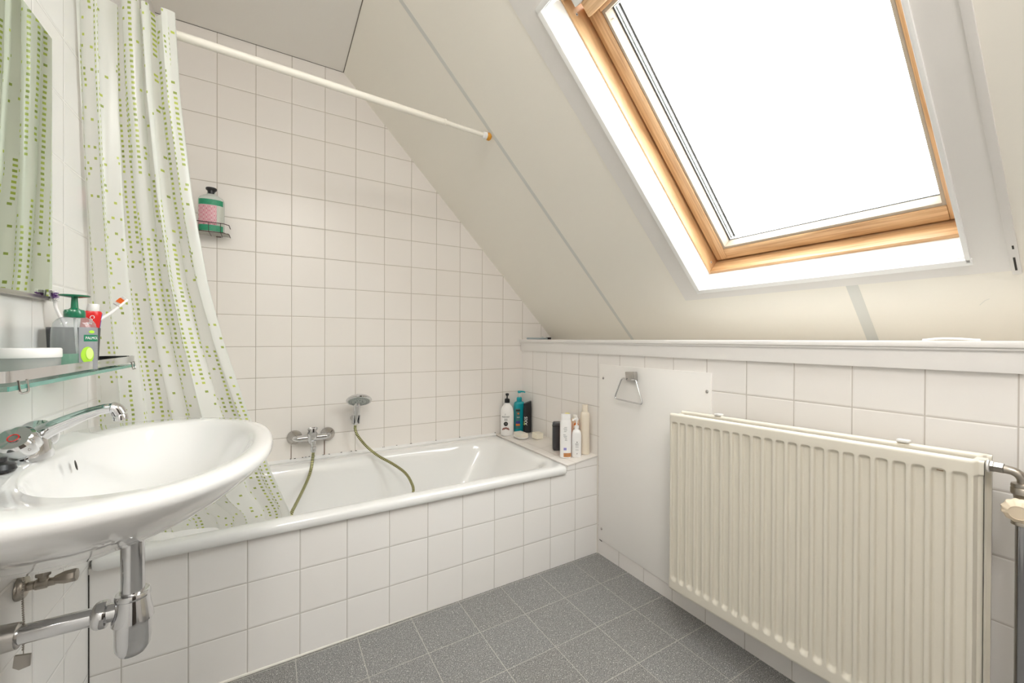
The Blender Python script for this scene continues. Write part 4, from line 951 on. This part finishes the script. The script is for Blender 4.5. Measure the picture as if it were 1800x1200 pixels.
# angle valve
ay, az = -1.085, 0.582
av = thing('angle_valve', 'tarnished chrome angle valve on the wall below the wash basin', 'valve', (XL, ay, az))
bm = NB(); lathe(bm, [(0.024, 0.0005), (0.024, 0.004), (0.020, 0.010), (0.011, 0.013)], (XL, ay, az), (1, 0, 0), 28); obj('rosette', bm, m_brass, av)
bm = NB(); lathe(bm, [(0.0085, 0.010), (0.0085, 0.022), (0.0105, 0.024), (0.0105, 0.040), (0.008, 0.042), (0.008, 0.052)], (XL, ay, az), (1, 0, 0), 20); obj('valve_body', bm, m_brass, av)
bm = NB(); lathe(bm, [(0.0075, 0.050), (0.0085, 0.052), (0.0130, 0.066), (0.0135, 0.080), (0.012, 0.083), (0, 0.084)], (XL, ay, az), (1, 0, 0.05), 8); obj('handle', bm, m_brass, av)
bm = NB(); tube(bm, [(XL+0.034, ay, az), (XL+0.034, ay, az+0.018)], 0.008, 16); lathe(bm, [(0.011, 0.016), (0.0125, 0.018), (0.0125, 0.028), (0.006, 0.030)], (XL+0.034, ay, az), (0, 0, 1), 6); un = obj('union_nut', bm, m_brass, av)
bm = NB(); tube(bm, [(XL+0.034, ay, az+0.028), (XL+0.036, ay, 0.72)], 0.005, 12); obj('supply_tube', bm, m_chrome, av)
# plug chain with tag
cx_, cy_ = XL+0.045, -1.193
ch = thing('plug_chain', 'bead chain with small metal tag dangling under the wash basin', 'chain', (cx_, cy_, 0.50))
bm = NB(); z = 0.690
while z > 0.512: 
    bmesh.ops.create_icosphere(bm, subdivisions=1, radius=0.0020, matrix=Matrix.Translation((cx_+0.0008*math.sin(z*60), cy_, z))); z -= 0.0042
tube(bm, [(cx_, cy_, 0.69), (cx_, cy_, 0.506)], 0.0007, 5); obj('beads', bm, m_bead, ch)
bm = NB(); prism(bm, [(cx_-0.010, cy_, 0.508), (cx_+0.011, cy_, 0.504), (cx_+0.010, cy_, 0.483), (cx_-0.004, cy_, 0.480), (cx_-0.012, cy_, 0.487)], (0, -0.005, 0), 0.001); obj('tag', bm, m_bead, ch)

# ------------------------------------------------------------------ mirror and glass shelf
mr_ = thing('wall_mirror', 'rectangular mirror on the left tiled wall reflecting the shower curtain', 'mirror', (XL, -1.24, 1.17))
bm = NB(); box(bm, (XL+0.006, -1.575, 1.174), (XL+0.0105, -0.974, 1.750)); obj('glass', bm, m_mirror, mr_, smooth=False)
bm = NB(); box(bm, (XL, -1.573, 1.176), (XL+0.0058, -0.976, 1.748)); obj('backing', bm, m_darkgrey, mr_, smooth=False)
bm = NB(); box(bm, (XL, -1.575, 1.164), (XL+0.014, -0.974, 1.1735), 0.0012); obj('bottom_rail', bm, m_chrome_d, mr_)
sh = thing('glass_shelf', 'glass shelf with chrome front rail on the wall over the wash basin', 'shelf', (XL, -1.16, 1.01))
bm = NB(); box(bm, (XL+0.001, -1.455, 1.0085), (-1.738, -0.862, 1.0155), 0.0008); obj('glass', bm, [m_shelfglass], sh, smooth=False)
bm = NB()
for a, b in (((-1.7385, -1.455), (-1.7365, -0.862)),): box(bm, (a[0], a[1], 1.0088), (b[0], b[1], 1.0152))
box(bm, (XL+0.001, -0.8625, 1.0088), (-1.7385, -0.8605, 1.0152)); obj('glass_edge', bm, m_shelfedge, sh, smooth=False)
def strip(pts, z0, z1, th):
    bm = NB(); P = [Vector((a, b, 0)) for a, b in pts]; n = len(P); I, O_ = [], []
    for i in range(n):
        t_ = (P[min(i+1, n-1)]-P[max(i-1, 0)]).normalized(); nn = Vector((t_.y, -t_.x, 0)); I.append(P[i]-nn*th/2); O_.append(P[i]+nn*th/2)
    secs = [[(p.x, p.y, z0), (q.x, q.y, z0), (q.x, q.y, z1), (p.x, p.y, z1)] for p, q in zip(I, O_)]
    loft(bm, secs, True, True); return bm
path = [(XL+0.002, -0.852), (-1.760, -0.852)]+[(-1.760+0.022*math.sin(a), -0.874+0.022*math.cos(a)) for a in [PI/2*i/6 for i in range(1, 7)]]+[(-1.738, -1.445)]+[(-1.760+0.022*math.cos(a), -1.445-0.022*math.sin(a)) for a in [PI/2*i/6 for i in range(1, 7)]]+[(XL+0.002, -1.467)]
obj('rail', strip(path, 1.0205, 1.0365, 0.0022), m_chrome, sh)
for y in (-0.885, -1.420):
    bm = NB(); tube(bm, fillet([(-1.737, y-0.012, 1.022), (-1.735, y-0.012, 1.003), (-1.735, y+0.012, 1.003), (-1.737, y+0.012, 1.022)], 0.006), 0.0016, 8); obj('clip', bm, m_chrome_d, sh)
for y in (-0.93, -1.39):
    bm = NB(); lathe(bm, [(0.014, 0), (0.014, 0.010), (0.008, 0.014), (0.008, 0.024), (0, 0.025)], (XL, y, 1.030), (1, 0, 0), 20); obj('wall_mount', bm, m_chrome_d, sh)

# ------------------------------------------------------------------ on the shelf
ZS = 1.0158
# soap dispenser
B = Bottle(-1.765, -1.148, ZS, 0.0320, 0.021, 2.8, 0.60)
t = thing('soap_dispenser', 'clear hand soap bottle with dark green pump and lime label on the glass shelf', 'soap dispenser', B.c)
prof = [(0.90, 0.0), (0.98, 0.003), (1, 0.010), (1, 0.060), (0.98, 0.082), (0.90, 0.096), (0.72, 0.104), (0.50, 0.108), (0.46, 0.110)]
obj('bottle', B.body(prof), m_bottleclear, t)
obj('liquid', B.body([(0.86, 0.002), (0.95, 0.005), (0.965, 0.030), (0.965, 0.036)]), m_liquid, t)
bm = NB(); lathe(bm, [(0.0145, 0.107), (0.0155, 0.109), (0.0155, 0.118), (0.0138, 0.122), (0.0085, 0.1235), (0.0055, 0.126), (0.0045, 0.147), (0.009, 0.148)], B.c, (0, 0, 1), 28); pm = obj('pump', bm, m_green, t)
bm = NB(); lathe(bm, [(0.006, 0.146), (0.0195, 0.1485), (0.0210, 0.1505), (0.019, 0.152), (0, 0.1525)], B.c, (0, 0, 1), 32, sx=1.1, sy=0.9, up=(1, 0.5, 0)); obj('press_plate', bm, m_green, pm)
bm = NB(); tube(bm, [B.c+Vector((0, 0, 0.110)), B.c+Vector((0.004, 0.004, 0.02))], 0.0022, 8); obj('dip_tube', bm, m_wplas, t)
obj('label', B.patch(-0.001, 0.0305, 0.004, 0.088, 0.0006), mat('label_grey', (0.30, 0.31, 0.33), 0.35), t)
obj('brand_band', B.patch(0.006, 0.0305, 0.060, 0.073, 0.0010), mat('band_green', (0.01, 0.20, 0.10), 0.35), t)
obj('brand_text', B.text('PALMOL', 0.0078, 0.0185, 0.0665, off=0.0016, sx=0.72), m_whiteink, t)
obj('lime_print', B.disc(0.0115, 0.033, 0.0165, off=0.0012, sx=0.60), m_lime, t); obj('lime_print', B.disc(0.0145, 0.036, 0.0115, off=0.0018, sx=0.50), m_limel, t)
obj('leaf_print', B.disc(0.018, 0.079, 0.003, off=0.0012, sx=1.5), m_lime, t)
for k in range(7): obj('small_print', B.patch(0.0225, 0.030, 0.020+0.005*k, 0.0212+0.005*k, 0.0010), m_greyink, t)
obj('back_label', B.patch(0.004, 0.028, 0.003, 0.032, -0.003, face=PI/2), m_lime, t)
# tumbler
tc_ = Vector((-1.8145, -0.985, ZS))
bm = NB(); lathe(bm, [(0, 0.0), (0.036, 0.0), (0.039, 0.003), (0.0425, 0.090), (0.0410, 0.090), (0.0365, 0.006), (0, 0.005)], tc_, (0, 0, 1), 48, cap=False)
tag(obj('tumbler', bm, m_darkgrey, loc=tc_), 'dark grey toothbrush tumbler behind the soap bottle on the glass shelf', 'tumbler')
# toothpaste: cap up, tube slightly flattened
a, b = Vector((-1.800, -0.978, ZS+0.012)), Vector((-1.786, -0.984, 1.132)); ax = (b-a).normalized()
t = thing('toothpaste_tube', 'red toothpaste tube with white cap standing in the tumbler', 'toothpaste', a)
Bt = Bottle(a.x, a.y, a.z, 0.0170, 0.012, 2.0, 0.55)
sh_ = lambda bm: [setattr(v, 'co', v.co+Vector(((b.x-a.x), (b.y-a.y), 0))*((v.co.z-a.z)/(b.z-a.z))) for v in bm.verts]
bm = Bt.body([(0.75, 0.0), (0.95, 0.02), (1.0, 0.100), (1.0, 0.112), (0.85, 0.116), (0.5, 0.118)]); sh_(bm); obj('tube', bm, m_red, t)
bm = Bt.patch(0.0145, 0.0169, 0.06, 0.111, 0.0004); sh_(bm); obj('blue_stripe', bm, m_blue, t)
bm = Bt.text('Colg', 0.0110, -0.003, 0.0965, rot=-PI/2, off=0.0010); sh_(bm); obj('brand_text', bm, m_whiteink, t)
bm = NB(); lathe(bm, [(0.0100, 0.116), (0.0108, 0.118), (0.0100, 0.131), (0.009, 0.133), (0, 0.1335)], a, (0, 0, 1), 28); sh_(bm); obj('cap', bm, m_wplas, t)
# toothbrushes
def brush(name_label, p0, p1, p2, p3, bdir, mb, mh=m_wplas):
    t = thing('toothbrush', name_label, 'toothbrush', p0, 'toothbrushes in the dark tumbler')
    bm = NB(); pts = spline([p0, p1, p2, p3], 10); n = len(pts); tube(bm, pts, [0.0042-0.0012*min(1, i/(n*0.7)) for i in range(n)], 12); obj('handle', bm, mh, t)
    ax = (Vector(p3)-Vector(p2)).normalized(); bd = Vector(bdir); bd = (bd-ax*bd.dot(ax)).normalized(); sd = ax.cross(bd)
    c0 = Vector(p3)-ax*0.003; bm = NB()
    box(bm, (0, -0.0055, -0.0025), (0.026, 0.0055, 0.0022), 0.002, fn=lambda x, y, z: c0+ax*x+sd*y+bd*z); obj('head', bm, mh, t)
    for nm, x0, x1, mm_ in (('bristles', 0.0015, 0.007, m_wplas), ('bristles', 0.0075, 0.0185, mb), ('bristles', 0.019, 0.0245, m_wplas)):
        bm = NB(); k = int((x1-x0)/0.0019)
        for i in range(k+1):
            for j in range(5):
                q = c0+ax*(x0+(x1-x0)*i/max(1, k))+sd*(-0.004+0.002*j)+bd*0.001; tip = q+bd*(0.0105+0.0008*random.random())+ax*random.uniform(-0.0006, 0.0006)+sd*random.uniform(-0.0004, 0.0004)
                tube(bm, [q, tip], 0.00075, 5)
        o = obj(nm, bm, mm_, t)
    return t
brush('white toothbrush with orange bristles leaning right out of the tumbler', (-1.800, -1.000, 1.045), (-1.785, -0.988, 1.108), (-1.758, -0.966, 1.143), (-1.746, -0.956, 1.160), (-0.75, -0.35, 0.65), m_orange)
brush('toothbrush with purple bristles sticking up left of the green pump', (-1.806, -0.975, 1.045), (-1.826, -0.985, 1.105), (-1.840, -0.990, 1.145), (-1.843, -0.992, 1.166), (0.6, -0.8, 0.1), m_purple)
# cream tub with white lid
c = Vector((-1.780, -1.283, ZS))
t = thing('cream_jar', 'low clear round jar with flat white lid on the glass shelf', 'jar', c)
bm = NB(); lathe(bm, [(0, 0.0), (0.034, 0.0), (0.0365, 0.004), (0.0375, 0.034), (0.036, 0.034), (0.034, 0.006), (0, 0.005)], c, (0, 0, 1), 44, cap=False); obj('jar', bm, m_tubclear, t)
bm = NB(); lathe(bm, [(0, 0.0065), (0.033, 0.0065), (0.0345, 0.026), (0, 0.027)], c, (0, 0, 1), 40, cap=False); obj('cream', bm, mat('pale_cream', (0.78, 0.72, 0.68), 0.5), t)
bm = NB(); lathe(bm, [(0.0385, 0.0335), (0.0390, 0.035), (0.0390, 0.047), (0.0375, 0.0495), (0, 0.050)], c, (0, 0, 1), 44); obj('lid', bm, m_wplas, t)
# white flask at the left border
c = Vector((-1.790, -1.418, ZS)); B = Bottle(c.x, c.y, c.z, 0.030, 0.019, 2.6, 0.95)
t = thing('deodorant_bottle', 'tall white bottle with lilac print at the near end of the glass shelf', 'bottle', B.c)
obj('body', B.body([(0.94, 0), (1.0, 0.004), (1.0, 0.030), (0.90, 0.110), (0.86, 0.150), (0.80, 0.158)]), m_wplas, t)
obj('cap', B.body([(0.80, 0.157), (0.82, 0.160), (0.80, 0.196), (0.72, 0.202)]), m_wplas, t)
obj('lilac_print', B.patch(0.004, 0.024, 0.012, 0.06, 0.001), m_lavender, t); obj('lilac_print', B.patch(0.006, 0.022, 0.120, 0.145, -0.002), m_lavender, t)

# unseen lamp holder added above the fill light (behind the camera)
t = thing('fill_light_holder', 'round white holder added above the unseen fill light behind the camera', 'lamp', (-1.35, -2.60, ZC))
bm = NB(); lathe(bm, [(0.06, 0), (0.06, -0.02), (0.02, -0.03), (0.015, -0.09), (0.03, -0.10), (0.03, -0.11)], (-1.35, -2.60, ZC), (0, 0, 1), 40); obj('holder', bm, m_white, t)
